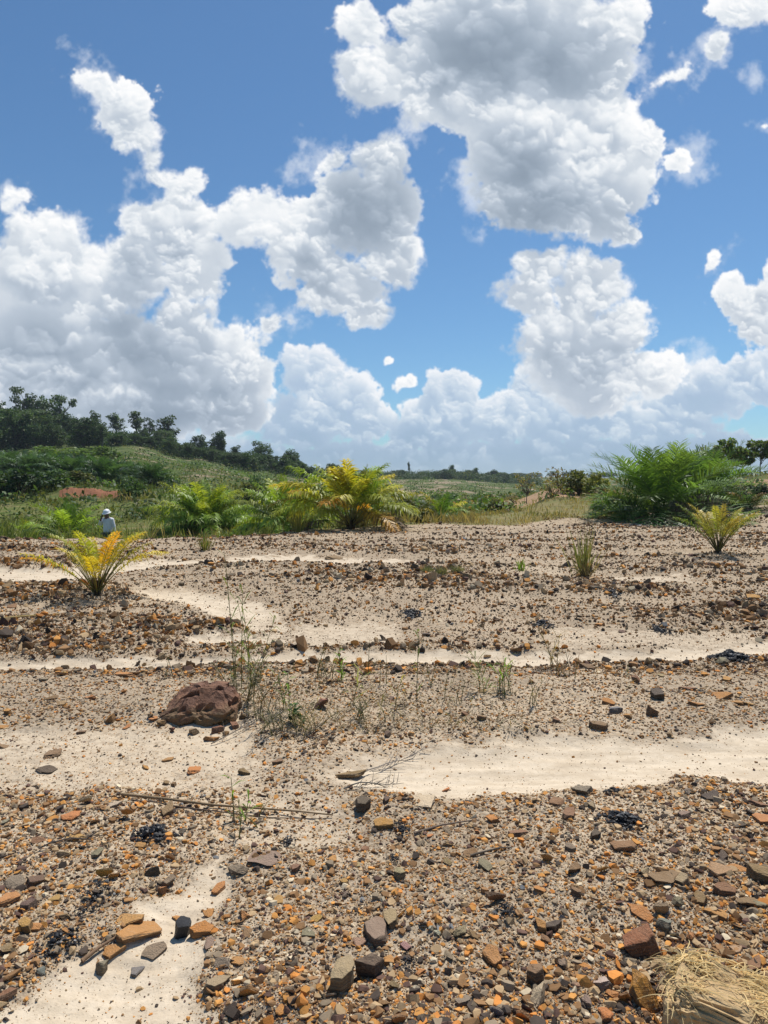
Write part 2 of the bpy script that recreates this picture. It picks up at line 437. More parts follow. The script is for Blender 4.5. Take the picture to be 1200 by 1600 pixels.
def make_clouds():
    nu, nv = int((CU1 - CU0) * CRES), int((CV1 - CV0) * CRES)
    u, v = np.meshgrid(np.linspace(CU0, CU1, nu), np.linspace(CV0, CV1, nv))
    px, py = project(u, np.ones_like(u), v + CAMZ)
    w1 = fbm(px / 90, py / 90, 301, 5, .6); w2 = fbm(px / 90 + 40, py / 90 + 13, 302, 5, .6)
    wx = px + 20 * w1; wy = py + 20 * w2
    f1 = fbm(px / 34, py / 34, 310, 6, .62)
    f2 = fbm(px / 7, py / 7, 320, 3, .6)
    el = np.clip((755 - py) / 500, 0.12, 1)                       # clouds lower down are farther off, their billows smaller

    def billows(k, sd):
        b = 0; tot = 0
        for i, (c, a) in enumerate(((62, 1.0), (31, .75), (15, .55), (7.5, .34))):
            c = c * k
            r = worley(wx / c + i * 7.7, wy / c - i * 3.1, sd + 3 * i)
            b = b + a * (1 - np.clip(r / 0.8, 0, 1) ** 2); tot += a
        return b / tot - 0.55

    def lobes(bl, grow=1.0):
        F = np.full(u.shape, -2.0)
        for q in bl:
            cx, cy_, rx, ry = q[:4]; a = R(q[4]) if len(q) > 4 else 0; wgt = q[5] if len(q) > 5 else 1.0
            dx, dy = wx - cx, wy - cy_
            e = np.sqrt(((dx * math.cos(a) + dy * math.sin(a)) / (rx * grow)) ** 2 + ((-dx * math.sin(a) + dy * math.cos(a)) / (ry * grow)) ** 2)
            size = min(rx, ry) / 60.0
            e = (1 - e) * (0.35 + 0.65 * min(size, 1.2)) - (1 - wgt) * 0.5
            h = np.clip(0.5 + 0.5 * (e - F) / 0.10, 0, 1)
            F = F * (1 - h) + e * h + 0.10 * h * (1 - h) * 0.5
        return F

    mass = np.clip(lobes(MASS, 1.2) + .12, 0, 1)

    def layer(bl, k, sd, soft, amp, depth, far):
        B = billows(k, sd)
        L = lobes(bl, 1.07)
        wisp = sstep(-.45, .1, w1)
        F = L + amp * B + 0.16 * f1 * (1 - far * .4) + 0.035 * f2
        al = sstep(-0.02, soft, F)
        T = np.clip(F + .02, 0, None)
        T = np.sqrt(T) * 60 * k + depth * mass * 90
        # light: from the near face of the cloud march towards the sun (up the sky, and away from the viewer)
        S = np.zeros_like(T); n = 26; step = 5.5 * k
        for i in range(1, n + 1):
            s = step * i * (1 + .03 * i)
            up = int(round(s * CRES / FPX)); sd_ = int(round(s * .25 * CRES / FPX))
            Tq = np.zeros_like(T)
            if up < nv: Tq[:nv - up, :nu - sd_ if sd_ else nu] = T[up:, sd_:]
            wz = -T * .8 + s * .45
            S += np.clip((Tq - np.abs(wz)) / (14 * k), 0, 1) * step * (1 + .06 * i)
        lit = np.exp(-S / (34 * k))
        # side relief of every billow
        gy = np.zeros_like(B); q = max(1, int(2.2 * k))
        Fr = B + .30 * f1 + .08 * f2
        gy[q:-q] = (Fr[:-2 * q] - Fr[2 * q:])
        gx = np.zeros_like(B); gx[:, q:-q] = (Fr[:, :-2 * q] - Fr[:, 2 * q:])
        rel = np.clip((gy * .9 + gx * .35) * 2.2 / q, -1, 1)
        thin = np.exp(-np.clip(F, 0, None) * 5.0)
        return al, lit, rel, thin, F

    def shade(al, lit, rel, thin, base):
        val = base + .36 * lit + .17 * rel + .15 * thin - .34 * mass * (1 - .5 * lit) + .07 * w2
        return np.clip(val, 0, 1.05)

    wx2 = px + 17 * w1 + 9 * f1 + 1.6 * f2; wy2 = py + 17 * w2 + 9 * fbm(px / 34 + 5, py / 34 + 9, 311, 6, .62) + 1.6 * fbm(px / 7 + 3, py / 7, 321, 3, .6)
    rg = np.random.default_rng(12)

    def heads(bl, val, F, k, contrast, L0):
        """round heads growing out of the lobes, each lit on its sunny side, laid back to front"""
        todo = []
        for q in bl:
            cx, cy_, rx, ry = q[:4]; wgt = q[5] if len(q) > 5 else 1.0
            ro = R(q[4]) if len(q) > 4 else 0
            rr = min(rx, ry)
            n = int(4 + 8 * min(3, rx * ry / rr ** 2))
            for i in range(n):
                t = rg.uniform(0, 2 * math.pi); d = rg.uniform(0, 1) ** .5 * .93
                ex, ey = math.cos(t) * d * rx, math.sin(t) * d * ry
                x = cx + ex * math.cos(ro) - ey * math.sin(ro); y = cy_ + ex * math.sin(ro) + ey * math.cos(ro)
                r = rr * rg.uniform(.2, .52) * (1.1 - .45 * d)
                todo.append((y * .004 + rg.uniform(0, .9) - r * .02, x, y, r, wgt))
                for j in range(3):
                    t2 = rg.uniform(-math.pi, .25 * math.pi) if j else rg.uniform(0, 6.28)
                    r2 = r * rg.uniform(.3, .6)
                    todo.append((todo[-1 - j][0] + .15 + rg.uniform(0, .4), x + math.cos(t2) * r * .8, y + math.sin(t2) * r * .8, r2, wgt))
        todo.sort()
        for _, x, y, r, wgt in todo:
            if r < 3: continue
            # texel window
            j0 = np.searchsorted(-py[:, 0], -(y + 1.5 * r + 30)); j1 = np.searchsorted(-py[:, 0], -(y - 1.5 * r - 30))
            i0 = np.searchsorted(px[nv // 2], x - 1.5 * r - 30); i1 = np.searchsorted(px[nv // 2], x + 1.5 * r + 30)
            if j1 <= j0 or i1 <= i0: continue
            sl_ = (slice(j0, j1), slice(i0, i1))
            X = (wx2[sl_] - x) / r; Y = -(wy2[sl_] - y) / (r * .92)
            e = np.sqrt(X * X + Y * Y)
            m = sstep(0, .5 - .3 * np.clip(Y, -.5, .8), 1 - e) * min(1, wgt * 1.1)
            z = np.sqrt(np.clip(1 - e * e, 0, 1))
            hl = np.clip(.70 * Y + .26 * X - .10 * z + .20, -.6, 1)
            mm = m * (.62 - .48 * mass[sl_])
            val[sl_] = val[sl_] * (1 - mm) + mm * (np.clip(val[sl_] * .55 + .30, 0, 1) + contrast * hl)
            F[sl_] = np.maximum(F[sl_], np.minimum((1 - e) * .35 * min(1, r / 30) - (1 - wgt) * .2, L0[sl_] + .22))
        return val, F

    def full(bl, k, sd, amp, depth, far, base, contrast):
        a0, l, r, t, F = layer(bl, k, sd, .15, amp, depth, far)
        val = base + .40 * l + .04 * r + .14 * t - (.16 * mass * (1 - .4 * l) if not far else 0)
        val, F = heads(bl, val, F, k, contrast, F.copy())
        fuzz = .5 + .5 * np.clip(fbm(px / 120, py / 120, sd + 9, 3) * 1.5, -1, 1)
        G = F + .15 * f1 + .02 * f2 - .02 - .03 * fuzz
        al = sstep(-.05, .05 + .30 * fuzz ** 1.8, G)
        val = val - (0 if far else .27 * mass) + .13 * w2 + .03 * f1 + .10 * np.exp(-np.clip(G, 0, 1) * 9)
        return al, np.clip(val, 0, 1.05)

    a_b, vb = full(BACK, .62, 400, .26, 0.0, 1, .46, .34)
    vb = vb - .20 * sstep(640, 720, py)
    a_f, vf = full(BIG + MIDC + LEFTC + RIGHTC + OUTC, 1.0, 440, .26, .5, 0, .50, .40)
    stops = [0, .25, .5, .75, 1.0]
    cf = np.stack([np.interp(vf, stops, c) for c in ((.24, .34, .50, .80, 1.0), (.30, .41, .57, .84, 1.0), (.38, .50, .66, .88, 1.0))], -1)
    cb = np.stack([np.interp(vb, stops, c) for c in ((.22, .31, .44, .66, .98), (.34, .43, .55, .74, .98), (.50, .59, .70, .83, .99))], -1)
    a_b = a_b * (.90 - .25 * sstep(700, 760, py))
    # thin torn veils beside the big clouds
    Lw = lobes(WISP, 1.15)
    a_w = .55 * sstep(.0, .75, Lw + .7 * f1 + .45 * w1 + .05 * f2)
    cf = (cf * a_f[..., None] + np.array([.90, .93, .97]) * (a_w * (1 - a_f))[..., None]) / np.maximum(a_f + a_w * (1 - a_f), 1e-3)[..., None]
    a_f = a_f + a_w * (1 - a_f)
    a = a_f + a_b * (1 - a_f)
    rgb = (cf * a_f[..., None] + cb * (a_b * (1 - a_f))[..., None]) / np.maximum(a, 1e-3)[..., None]
    fade = sstep(CU0, CU0 + .08, u) * (1 - sstep(CU1 - .08, CU1, u)) * (1 - sstep(CV1 - .08, CV1, v))
    return np.concatenate([rgb, (a * fade)[..., None]], -1).astype(np.float32)


#@@
cam = bpy.data.cameras.new('camera'); camo = bpy.data.objects.new('camera', cam); COL.objects.link(camo)
cam.sensor_fit = 'VERTICAL'; cam.sensor_height = 36.0; cam.lens = 36.0 * FPX / 1600.0
cam.clip_start = 0.05; cam.clip_end = 12000
camo.location = (0, 0, CAMZ); camo.rotation_euler = (math.pi / 2 - PITCH, 0, 0)
SC.camera = camo

SUN_EL, SUN_AZ = R(63), R(28)            # azimuth clockwise from +Y (straight ahead), towards +X
SUNV = Vector((math.sin(SUN_AZ) * math.cos(SUN_EL), math.cos(SUN_AZ) * math.cos(SUN_EL), math.sin(SUN_EL)))
sl = bpy.data.lights.new('sun', 'SUN'); sl.energy = 5.0; sl.angle = R(0.5); sl.color = (1.0, 0.955, 0.88)
so = bpy.data.objects.new('sun', sl); COL.objects.link(so)
so.rotation_euler = SUNV.to_track_quat('Z', 'Y').to_euler(); so.location = (0, 0, 60)

W = bpy.data.worlds.new('World'); SC.world = W; W.use_nodes = True
W.node_tree.nodes.clear(); wt = NT(W.node_tree)
sky = wt.n('ShaderNodeTexSky', {'sky_type': 'NISHITA', 'sun_disc': False, 'sun_elevation': SUN_EL, 'sun_rotation': SUN_AZ,
                               'altitude': 200.0, 'air_density': 1.0, 'dust_density': 0.3, 'ozone_density': 2.2})
_c = make_clouds()
cimg = bpy.data.images.new('cloud_field', _c.shape[1], _c.shape[0], alpha=True, float_buffer=False)
cimg.colorspace_settings.name = 'sRGB'; cimg.alpha_mode = 'STRAIGHT'
_e = _c.copy(); _l = np.clip(_e[..., :3], 0, 1)
_e[..., :3] = np.where(_l < .0031308, _l * 12.92, 1.055 * _l ** (1 / 2.4) - .055)
cimg.pixels.foreach_set(_e.ravel()); cimg.update(); cimg.pack()
sx = wt.n('ShaderNodeSeparateXYZ', None, i0=wt.n('ShaderNodeTexCoord').outputs['Generated'])
yy = wt.math('MAXIMUM', sx.outputs[1], 0.02)
uu = wt.math('DIVIDE', wt.math('SUBTRACT', wt.math('DIVIDE', sx.outputs[0], yy), CU0), CU1 - CU0)
vv = wt.math('DIVIDE', wt.math('SUBTRACT', wt.math('DIVIDE', sx.outputs[2], yy), CV0), CV1 - CV0)
it = wt.n('ShaderNodeTexImage', {'image': cimg, 'extension': 'CLIP', 'interpolation': 'Cubic'},
          Vector=wt.n('ShaderNodeCombineXYZ', None, i0=uu, i1=vv).outputs[0])
bg_sky = wt.n('ShaderNodeBackground', None, Color=wt.mix(1.0, sky.outputs[0], (0.68, 0.94, 1.09), 'MULTIPLY'), Strength=0.095)
bg_c = wt.n('ShaderNodeBackground', None, Color=it.outputs[0], Strength=1.02)
mx = wt.n('ShaderNodeMixShader', None, i0=it.outputs[1], i1=bg_sky.outputs[0], i2=bg_c.outputs[0])
wo = wt.t.nodes.new('ShaderNodeOutputWorld'); wt.t.links.new(mx.outputs[0], wo.inputs['Surface'])
W.cycles.sampling_method = 'MANUAL'; W.cycles.sample_map_resolution = 1024

SC.view_settings.view_transform = 'Standard'; SC.view_settings.look = 'None'; SC.view_settings.gamma = 1.0
SC.view_settings.exposure = 0.0
cy = SC.cycles
cy.max_bounces = 5; cy.diffuse_bounces = 3; cy.glossy_bounces = 2; cy.transmission_bounces = 3; cy.transparent_max_bounces = 6; cy.volume_bounces = 0
cy.use_denoising = True
# ------------------------------------------------------------------ ground sheet
def ground_masks(x, y):
    px = np.clip(600 + FPX * x / np.maximum(y, 0.6), -1500, 2700)
    s = sandmask(x, y)
    d = y - edge(px) + 1.6 * fbm(x * .35, y * .35, 81, 4)
    veg = sstep(-0.6, 1.4, d)
    n = fbm(x * .05, y * .05, 83, 4); n2 = fbm(x * .22, y * .22, 85, 4)
    veg = veg * (1 - 0.75 * sstep(.18, .55, n * .6 + n2 * .7) * sstep(60, 95, y))
    # bare earth showing on the slopes
    org = 0.95 * band(px, 92, 192, 6) * band(y + n2 * .8, 46.4, 49.0, .7)
    org = np.maximum(org, sstep(0.1, .4, band(px, 775, 915, 25) * band(y, 40, 52, 3) * (.75 + n2)))
    org = np.maximum(org, .85 * sstep(1030, 1110, px) * band(y, 36, 58, 4) * sstep(-.25, .25, n2))
    pink = sstep(-.05, .22, n2 + n * .4) * band(px, 440, 790, 60) * band(y, 95, 285, 25)
    pink = np.maximum(pink, .8 * sstep(.10, .45, n2 + n * .4) * band(px, 180, 480, 60) * band(y, 70, 170, 20))
    return s, veg, np.clip(org, 0, 1), np.clip(pink, 0, 1)


def make_ground():
    ys = np.concatenate([np.linspace(-40, 0.2, 30)[:-1], np.linspace(.2, 1.3, 40)[:-1], np.geomspace(1.3, 32, 860)[:-1], np.geomspace(32, 320, 330)[:-1], np.geomspace(320, 1800, 60)])
    ts = np.concatenate([np.linspace(-2.6, -.66, 40)[:-1], np.linspace(-.66, .66, 620)[:-1], np.linspace(.66, 2.6, 40)])
    Y, T = np.meshgrid(ys, ts, indexing='ij')
    X = T * (np.abs(Y) + 0.9)
    Z = H(X, Y)
    s, veg, org, pink = ground_masks(X, Y)
    mb = MB()
    nr, nc = Y.shape
    i = (np.arange(nr - 1)[:, None] * nc + np.arange(nc - 1)[None]).reshape(-1, 1)
    f = np.concatenate([i, i + 1, i + nc + 1, i + nc], 1)
    mb.add(np.stack([X, Y, Z], -1).reshape(-1, 3), f, np.stack([s, veg, org], -1).reshape(-1, 3))
    o = mb.build('ground', ground_material(), smooth=True)
    at = o.data.attributes.new('bare', 'FLOAT', 'POINT')
    at.data.foreach_set('value', pink.ravel().astype(np.float32))
    return tag(o, kind='structure')


def ground_material():
    m, t = newmat('ground_earth')
    a = t.n('ShaderNodeAttribute', {'attribute_name': 'tint'}).outputs['Color']
    sp = t.n('ShaderNodeSeparateColor', None, Color=a)
    bare = t.n('ShaderNodeAttribute', {'attribute_name': 'bare'}).outputs['Fac']
    pos = t.n('ShaderNodeTexCoord').outputs['Object']
    nb = t.noise(pos, 3.2, 5.0, 0.6); nf = t.noise(pos, 70.0, 4.0, 0.65); nm = t.noise(pos, 17.0, 5.0, 0.62)
    nl = t.noise(pos, 0.5, 4.0, 0.55)
    # pale wash sand
    sand = t.mix(t.smooth(nm, .3, .75), (.66, .55, .41), (.56, .455, .325))
    sand = t.mix(t.math('MULTIPLY', t.smooth(nb, .5, .72), .35), sand, (.41, .31, .205))
    streak = t.noise(t.n('ShaderNodeMapping', None, Vector=pos, Scale=(1.3, 7.0, 1.0)).outputs[0], 1.5, 6.0, .62)
    sand = t.mix(t.math('MULTIPLY', t.smooth(streak, .46, .66), .42), sand, (.43, .335, .23))
    sand = t.mix(t.math('MULTIPLY', t.smooth(nf, .56, .72), .55), sand, (.33, .25, .165))
    # stony soil: grains of several colours
    vo = t.n('ShaderNodeTexVoronoi', {'feature': 'F1'}, Vector=pos, Scale=75.0)
    vo2 = t.n('ShaderNodeTexVoronoi', {'feature': 'F1'}, Vector=pos, Scale=34.0)
    grain = t.ramp(t.n('ShaderNodeSeparateColor', None, Color=vo.outputs['Color']).outputs[0],
                   [(0, (.16, .11, .07)), (.18, (.33, .24, .155)), (.42, (.46, .355, .24)), (.62, (.42, .27, .13)), (.78, (.50, .40, .28)), (1, (.24, .17, .12))], 'CONSTANT')
    grain2 = t.ramp(t.n('ShaderNodeSeparateColor', None, Color=vo2.outputs['Color']).outputs[1],
                    [(0, (.13, .10, .08)), (.15, (.40, .31, .22)), (.45, (.50, .41, .30)), (.7, (.38, .25, .13)), (.85, (.44, .36, .27))], 'CONSTANT')
    soil = t.mix(t.math('MULTIPLY', t.smooth(nm, .4, .65), .75), grain, grain2)
    soil = t.mix(t.math('ADD', t.math('MULTIPLY', t.smooth(nb, .40, .70), .45), .30), soil, (.55, .44, .31))
    soil = t.mix(t.math('MULTIPLY', t.smooth(nl, .42, .62), .62), soil, (.30, .235, .165))
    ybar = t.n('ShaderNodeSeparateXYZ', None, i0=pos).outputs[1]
    soil = t.mix(t.math('MULTIPLY', t.smooth(ybar, 4.2, 8.0), t.math('ADD', .30, t.math('MULTIPLY', t.smooth(nl, .35, .62), .5))), soil, t.mix(nm, (.31, .235, .16), (.43, .335, .23)))  # soil darkens past the near bank, standing in for shadows among the rocks
    sm = t.smooth(t.math('ADD', sp.outputs[0], t.math('MULTIPLY', t.math('SUBTRACT', nm, .5), 1.1)), .24, .70)
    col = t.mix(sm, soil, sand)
    # earth banks and plant litter farther off
    orange = t.mix(t.smooth(t.n('ShaderNodeSeparateXYZ', None, i0=pos).outputs[0], -8.0, -4.0), t.mix(nm, (.20, .075, .04), (.30, .15, .085)), t.mix(nm, (.37, .215, .12), (.35, .25, .155)))
    green = t.ramp(t.noise(pos, 1.1, 6.0, .65), [(.25, (.06, .09, .02)), (.45, (.11, .14, .036)), (.6, (.19, .175, .07)), (.8, (.27, .21, .11))])
    gfar = t.ramp(t.noise(pos, .25, 7.0, .7), [(.28, (.03, .055, .014)), (.45, (.065, .10, .026)), (.60, (.12, .13, .042)), (.74, (.21, .17, .085))])
    yy = t.n('ShaderNodeSeparateXYZ', None, i0=pos).outputs[1]
    xx = t.n('ShaderNodeSeparateXYZ', None, i0=pos).outputs[0]
    green = t.mix(t.math('MULTIPLY', t.smooth(xx, -4.0, 6.0), t.math('MULTIPLY', t.smooth(nb, .3, .6), .75)), green, (.27, .205, .10))
    green = t.mix(t.smooth(yy, 34.0, 60.0), green, gfar)
    vm = t.smooth(t.math('ADD', sp.outputs[1], t.math('MULTIPLY', t.math('SUBTRACT', nm, .5), .8)), .35, .75)
    col = t.mix(vm, col, green)
    col = t.mix(t.smooth(t.math('ADD', sp.outputs[2], t.math('MULTIPLY', t.math('SUBTRACT', nb, .5), .7)), .4, .7), col, orange)
    col = t.mix(t.math('MULTIPLY', t.smooth(bare, .2, .8), .8), col, t.mix(nb, (.36, .26, .19), (.25, .20, .13)))
    p = t.n('ShaderNodeBsdfPrincipled', None, Base_Color=col, Roughness=0.95)
    p.inputs['Specular IOR Level'].default_value = 0.12
    h1 = t.math('MULTIPLY', t.math('SUBTRACT', 1.0, vo2.outputs['Distance']), t.math('SUBTRACT', 1.0, sm))
    hh = t.math('ADD', t.math('ADD', t.math('MULTIPLY', nf, .55), t.math('MULTIPLY', streak, .8)), t.math('ADD', t.math('MULTIPLY', h1, .8), t.math('MULTIPLY', nm, .8)))
    b = t.n('ShaderNodeBump', None, Strength=t.math('SUBTRACT', .75, t.math('MULTIPLY', sm, .28)), Distance=0.014, Height=hh)
    t.t.links.new(b.outputs[0], p.inputs['Normal'])
    t.out(p.outputs[0])
    return m


GROUND = make_ground()


# ------------------------------------------------------------------ stones
PAL = {'ochre': (.54, .255, .07), 'orange': (.56, .225, .055), 'tan': (.43, .295, .16), 'grey': (.27, .205, .135), 'brown': (.27, .15, .068), 'purple-brown': (.13, .075, .055),
       'blue-grey': (.20, .20, .195), 'cream': (.60, .49, .33), 'dark': (.075, .056, .043), 'black': (.016, .015, .016), 'reddish': (.27, .095, .05), 'pink': (.40, .25, .21)}


def stone_material():
    """weathered sandstone: rusty crust on the bedding faces, duller layered edges with shade painted in; the colour of each stone is its own object colour"""
    m, t = newmat('sandstone')
    oi = t.n('ShaderNodeObjectInfo'); tc = t.n('ShaderNodeTexCoord')
    pos = vadd_t(t, tc.outputs['Object'], oi.outputs['Random'])
    nz = t.noise(pos, 3.0, 6.0, .62); nf = t.noise(pos, 14.0, 5.0, .65)
    c = oi.outputs['Color']
    dull = t.mix(.74, c, (.085, .062, .044))  # dull layered sides, darkened further to paint in the shade on them
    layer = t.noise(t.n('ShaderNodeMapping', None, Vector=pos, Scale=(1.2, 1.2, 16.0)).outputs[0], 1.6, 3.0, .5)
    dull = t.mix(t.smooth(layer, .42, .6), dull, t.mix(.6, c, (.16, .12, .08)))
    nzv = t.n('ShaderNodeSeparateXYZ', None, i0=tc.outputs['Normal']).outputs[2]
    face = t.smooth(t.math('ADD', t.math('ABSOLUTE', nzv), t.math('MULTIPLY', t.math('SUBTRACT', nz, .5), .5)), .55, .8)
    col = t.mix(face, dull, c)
    col = t.mix(t.math('MULTIPLY', t.smooth(nz, .55, .75), .35), col, (.15, .09, .055))
    col = t.mix(t.math('MULTIPLY', t.smooth(nf, .55, .75), .5), col, (.50, .40, .29))
    wn = t.n('ShaderNodeSeparateXYZ', None, i0=t.n('ShaderNodeNewGeometry').outputs['Normal']).outputs[2]
    dust = t.math('MULTIPLY', t.smooth(t.math('ADD', wn, t.math('MULTIPLY', t.math('SUBTRACT', nz, .5), 1.4)), .55, 1.0), .16)
    col = t.mix(dust, col, (.50, .39, .265))
    p = t.n('ShaderNodeBsdfPrincipled', None, Base_Color=col, Roughness=.85)
    p.inputs['Specular IOR Level'].default_value = .25
    b = t.n('ShaderNodeBump', None, Strength=.55, Distance=0.05, Height=t.math('ADD', nf, t.math('MULTIPLY', layer, .6)))
    t.t.links.new(b.outputs[0], p.inputs['Normal'])
    t.out(p.outputs[0])
    return m


def vadd_t(t, vec, val):
    nd = t.t.nodes.new('ShaderNodeVectorMath'); nd.operation = 'ADD'
    t.t.links.new(vec, nd.inputs[0])
    c = t.n('ShaderNodeCombineXYZ', None, i0=t.math('MULTIPLY', val, 37.0), i1=t.math('MULTIPLY', val, 11.0), i2=t.math('MULTIPLY', val, 23.0))
    t.t.links.new(c.outputs[0], nd.inputs[1])
    return nd.outputs[0]


def coal_material():
    m, t = newmat('coal')
    pos = t.n('ShaderNodeTexCoord').outputs['Object']
    nz = t.noise(pos, 40.0, 4.0, .6)
    p = t.n('ShaderNodeBsdfPrincipled', None, Base_Color=t.mix(nz, (.010, .010, .011), (.035, .032, .032)), Roughness=t.smooth(nz, .3, .7, .35, .75))
    b = t.n('ShaderNodeBump', None, Strength=.5, Distance=.01, Height=nz)
    t.t.links.new(b.outputs[0], p.inputs['Normal'])
    t.out(p.outputs[0])
    return m


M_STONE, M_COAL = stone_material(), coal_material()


def stone_mesh(kind, seed, refine=True):
    """one broken stone about 1 unit wide"""
    r = np.random.default_rng(seed)
    bm = bmesh.new()
    if kind in ('slab', 'plate', 'block', 'wedge'):
        n = int(r.integers(5, 8))
        th = np.sort((np.arange(n) + r.uniform(-.32, .32, n)) / n * 2 * np.pi)
        rad = r.uniform(.30, .60, n)
        asp = r.uniform(.55, .95)
        h = {'slab': r.uniform(.13, .24), 'plate': r.uniform(.07, .13), 'block': r.uniform(.38, .66), 'wedge': r.uniform(.4, .6)}[kind]
        sh = r.uniform(-.10, .10, 2)
        tilt = r.uniform(-.12, .12, 2) * (3 if kind == 'wedge' else 1)
        for k in range(n):
            x, y = rad[k] * math.cos(th[k]), rad[k] * asp * math.sin(th[k])
            zt = h / 2 + tilt[0] * x + tilt[1] * y + r.uniform(-.05, .05)
            if kind == 'wedge' and x > .15: zt = -h / 2 + .08
            bm.verts.new((x + sh[0], y + sh[1], zt))
            bm.verts.new((x * r.uniform(.88, 1.06), y * r.uniform(.88, 1.06), -h / 2 + r.uniform(-.03, .03)))
            if r.random() < .5: bm.verts.new((x * 1.08, y * 1.08, r.uniform(-.2, .3) * h))
    else:
        sc = np.array([1, r.uniform(.6, .95), r.uniform(.45, .75)])
        p = r.normal(size=(16 if kind == 'pebble' else 11, 3)); p /= np.linalg.norm(p, axis=1, keepdims=True)
        for q in p * sc * .5 * r.uniform(.85, 1.05, (len(p), 1)): bm.verts.new(q)
    res = bmesh.ops.convex_hull(bm, input=bm.verts[:])
    junk = list({g for g in res['geom_interior'] + res['geom_unused'] if isinstance(g, bmesh.types.BMVert)})
    if junk: bmesh.ops.delete(bm, geom=junk, context='VERTS')
    if refine:
        bmesh.ops.dissolve_limit(bm, angle_limit=R(9), verts=bm.verts[:], edges=bm.edges[:])
        bmesh.ops.bevel(bm, geom=bm.edges[:], offset=.014 if kind != 'pebble' else .07, segments=1, affect='EDGES', clamp_overlap=True)
        bmesh.ops.triangulate(bm, faces=bm.faces[:])
        bmesh.ops.subdivide_edges(bm, edges=[e for e in bm.edges if e.calc_length() > .22], cuts=2, use_grid_fill=True)
        bmesh.ops.triangulate(bm, faces=bm.faces[:])
        s0 = r.uniform(0, 50)
        for v_ in bm.verts:
            c = v_.co
            k = float(fbm(np.array([c.x * 4 + s0 + c.z * 3]), np.array([c.y * 4 - s0 + c.z * 2]), 7, 3)[0])
            st = math.floor((c.z + .5) * 9 + s0) * 3.7
            k2 = float(fbm(np.array([math.atan2(c.y, c.x) * 1.6 + st]), np.array([s0 + st]), 9, 2)[0])
            v_.co += c.normalized() * k * .05 + Vector((c.x, c.y, 0)) * k2 * .10
    return bm


STONE_PROTO = {}
for _k in ('slab', 'plate', 'block', 'wedge', 'chip', 'pebble'):
    STONE_PROTO[_k] = []
    for _i in range(9):
        bm = stone_mesh(_k, 100 * len(STONE_PROTO) + _i)
        me = bpy.data.meshes.new('stone'); bm.to_mesh(me); bm.free()
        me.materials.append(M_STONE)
        STONE_PROTO[_k].append(me)
HEIGHT = {'slab': .24, 'plate': .12, 'block': .6, 'wedge': .5, 'chip': .6, 'pebble': .6}

STONES = []      # (object, px, py)


def put_stone(px, py, w, kind, colour, label=None, h=None, tilt=None, spin=None, sink=.29, name='stone', proto=None):
    """a stone whose middle is seen at px, py of the photo, w photo pixels wide"""
    x, y, z = hit(px, py + (h or w * .5) * .35)
    dist = math.hypot(x, y, z - CAMZ)
    s = w * dist / FPX * .99
    me = STONE_PROTO[kind][(proto if proto is not None else int(rng.integers(0, 9)))]
    o = bpy.data.objects.new(name, me); COL.objects.link(o)
    hz = HEIGHT[kind]
    sz = 1.0
    up = kind in ('slab', 'plate') and h and h > .85 * w
    if h and not up:
        sz = np.clip(h / w / (hz * .9 + .34), .6, 1.9)
    o.scale = (s, s * (1.0 if not up else .9), s * sz)
    tl = tilt if tilt is not None else rng.uniform(0, 16) if kind != 'chip' else rng.uniform(0, 50)
    if up: tl = rng.uniform(50, 78)
    sp = spin if spin is not None else rng.uniform(0, 360)
    o.rotation_euler = (R(tl) * (1 if not up else -1), R(rng.uniform(-8, 8)), R(sp if not up else rng.uniform(-25, 25)))
    lift = s * hz * sz * (.5 - sink)
    if up: lift = s * .45 * (.9 - sink)
    o.location = (x, y, z + lift)
    o.color = (*[c * rng.uniform(.88, 1.12) for c in PAL[colour]], 1)
    STONES.append([o, px, py, w, kind, colour, label])
    return o


K = {'s': 'slab', 'p': 'plate', 'b': 'block', 'w': 'wedge', 'c': 'chip', 'o': 'pebble'}
CK = {'o': 'ochre', 'O': 'orange', 't': 'tan', 'g': 'grey', 'b': 'brown', 'p': 'purple-brown', 'B': 'blue-grey', 'c': 'cream', 'd': 'dark', 'k': 'black', 'r': 'reddish', 'P': 'pink'}
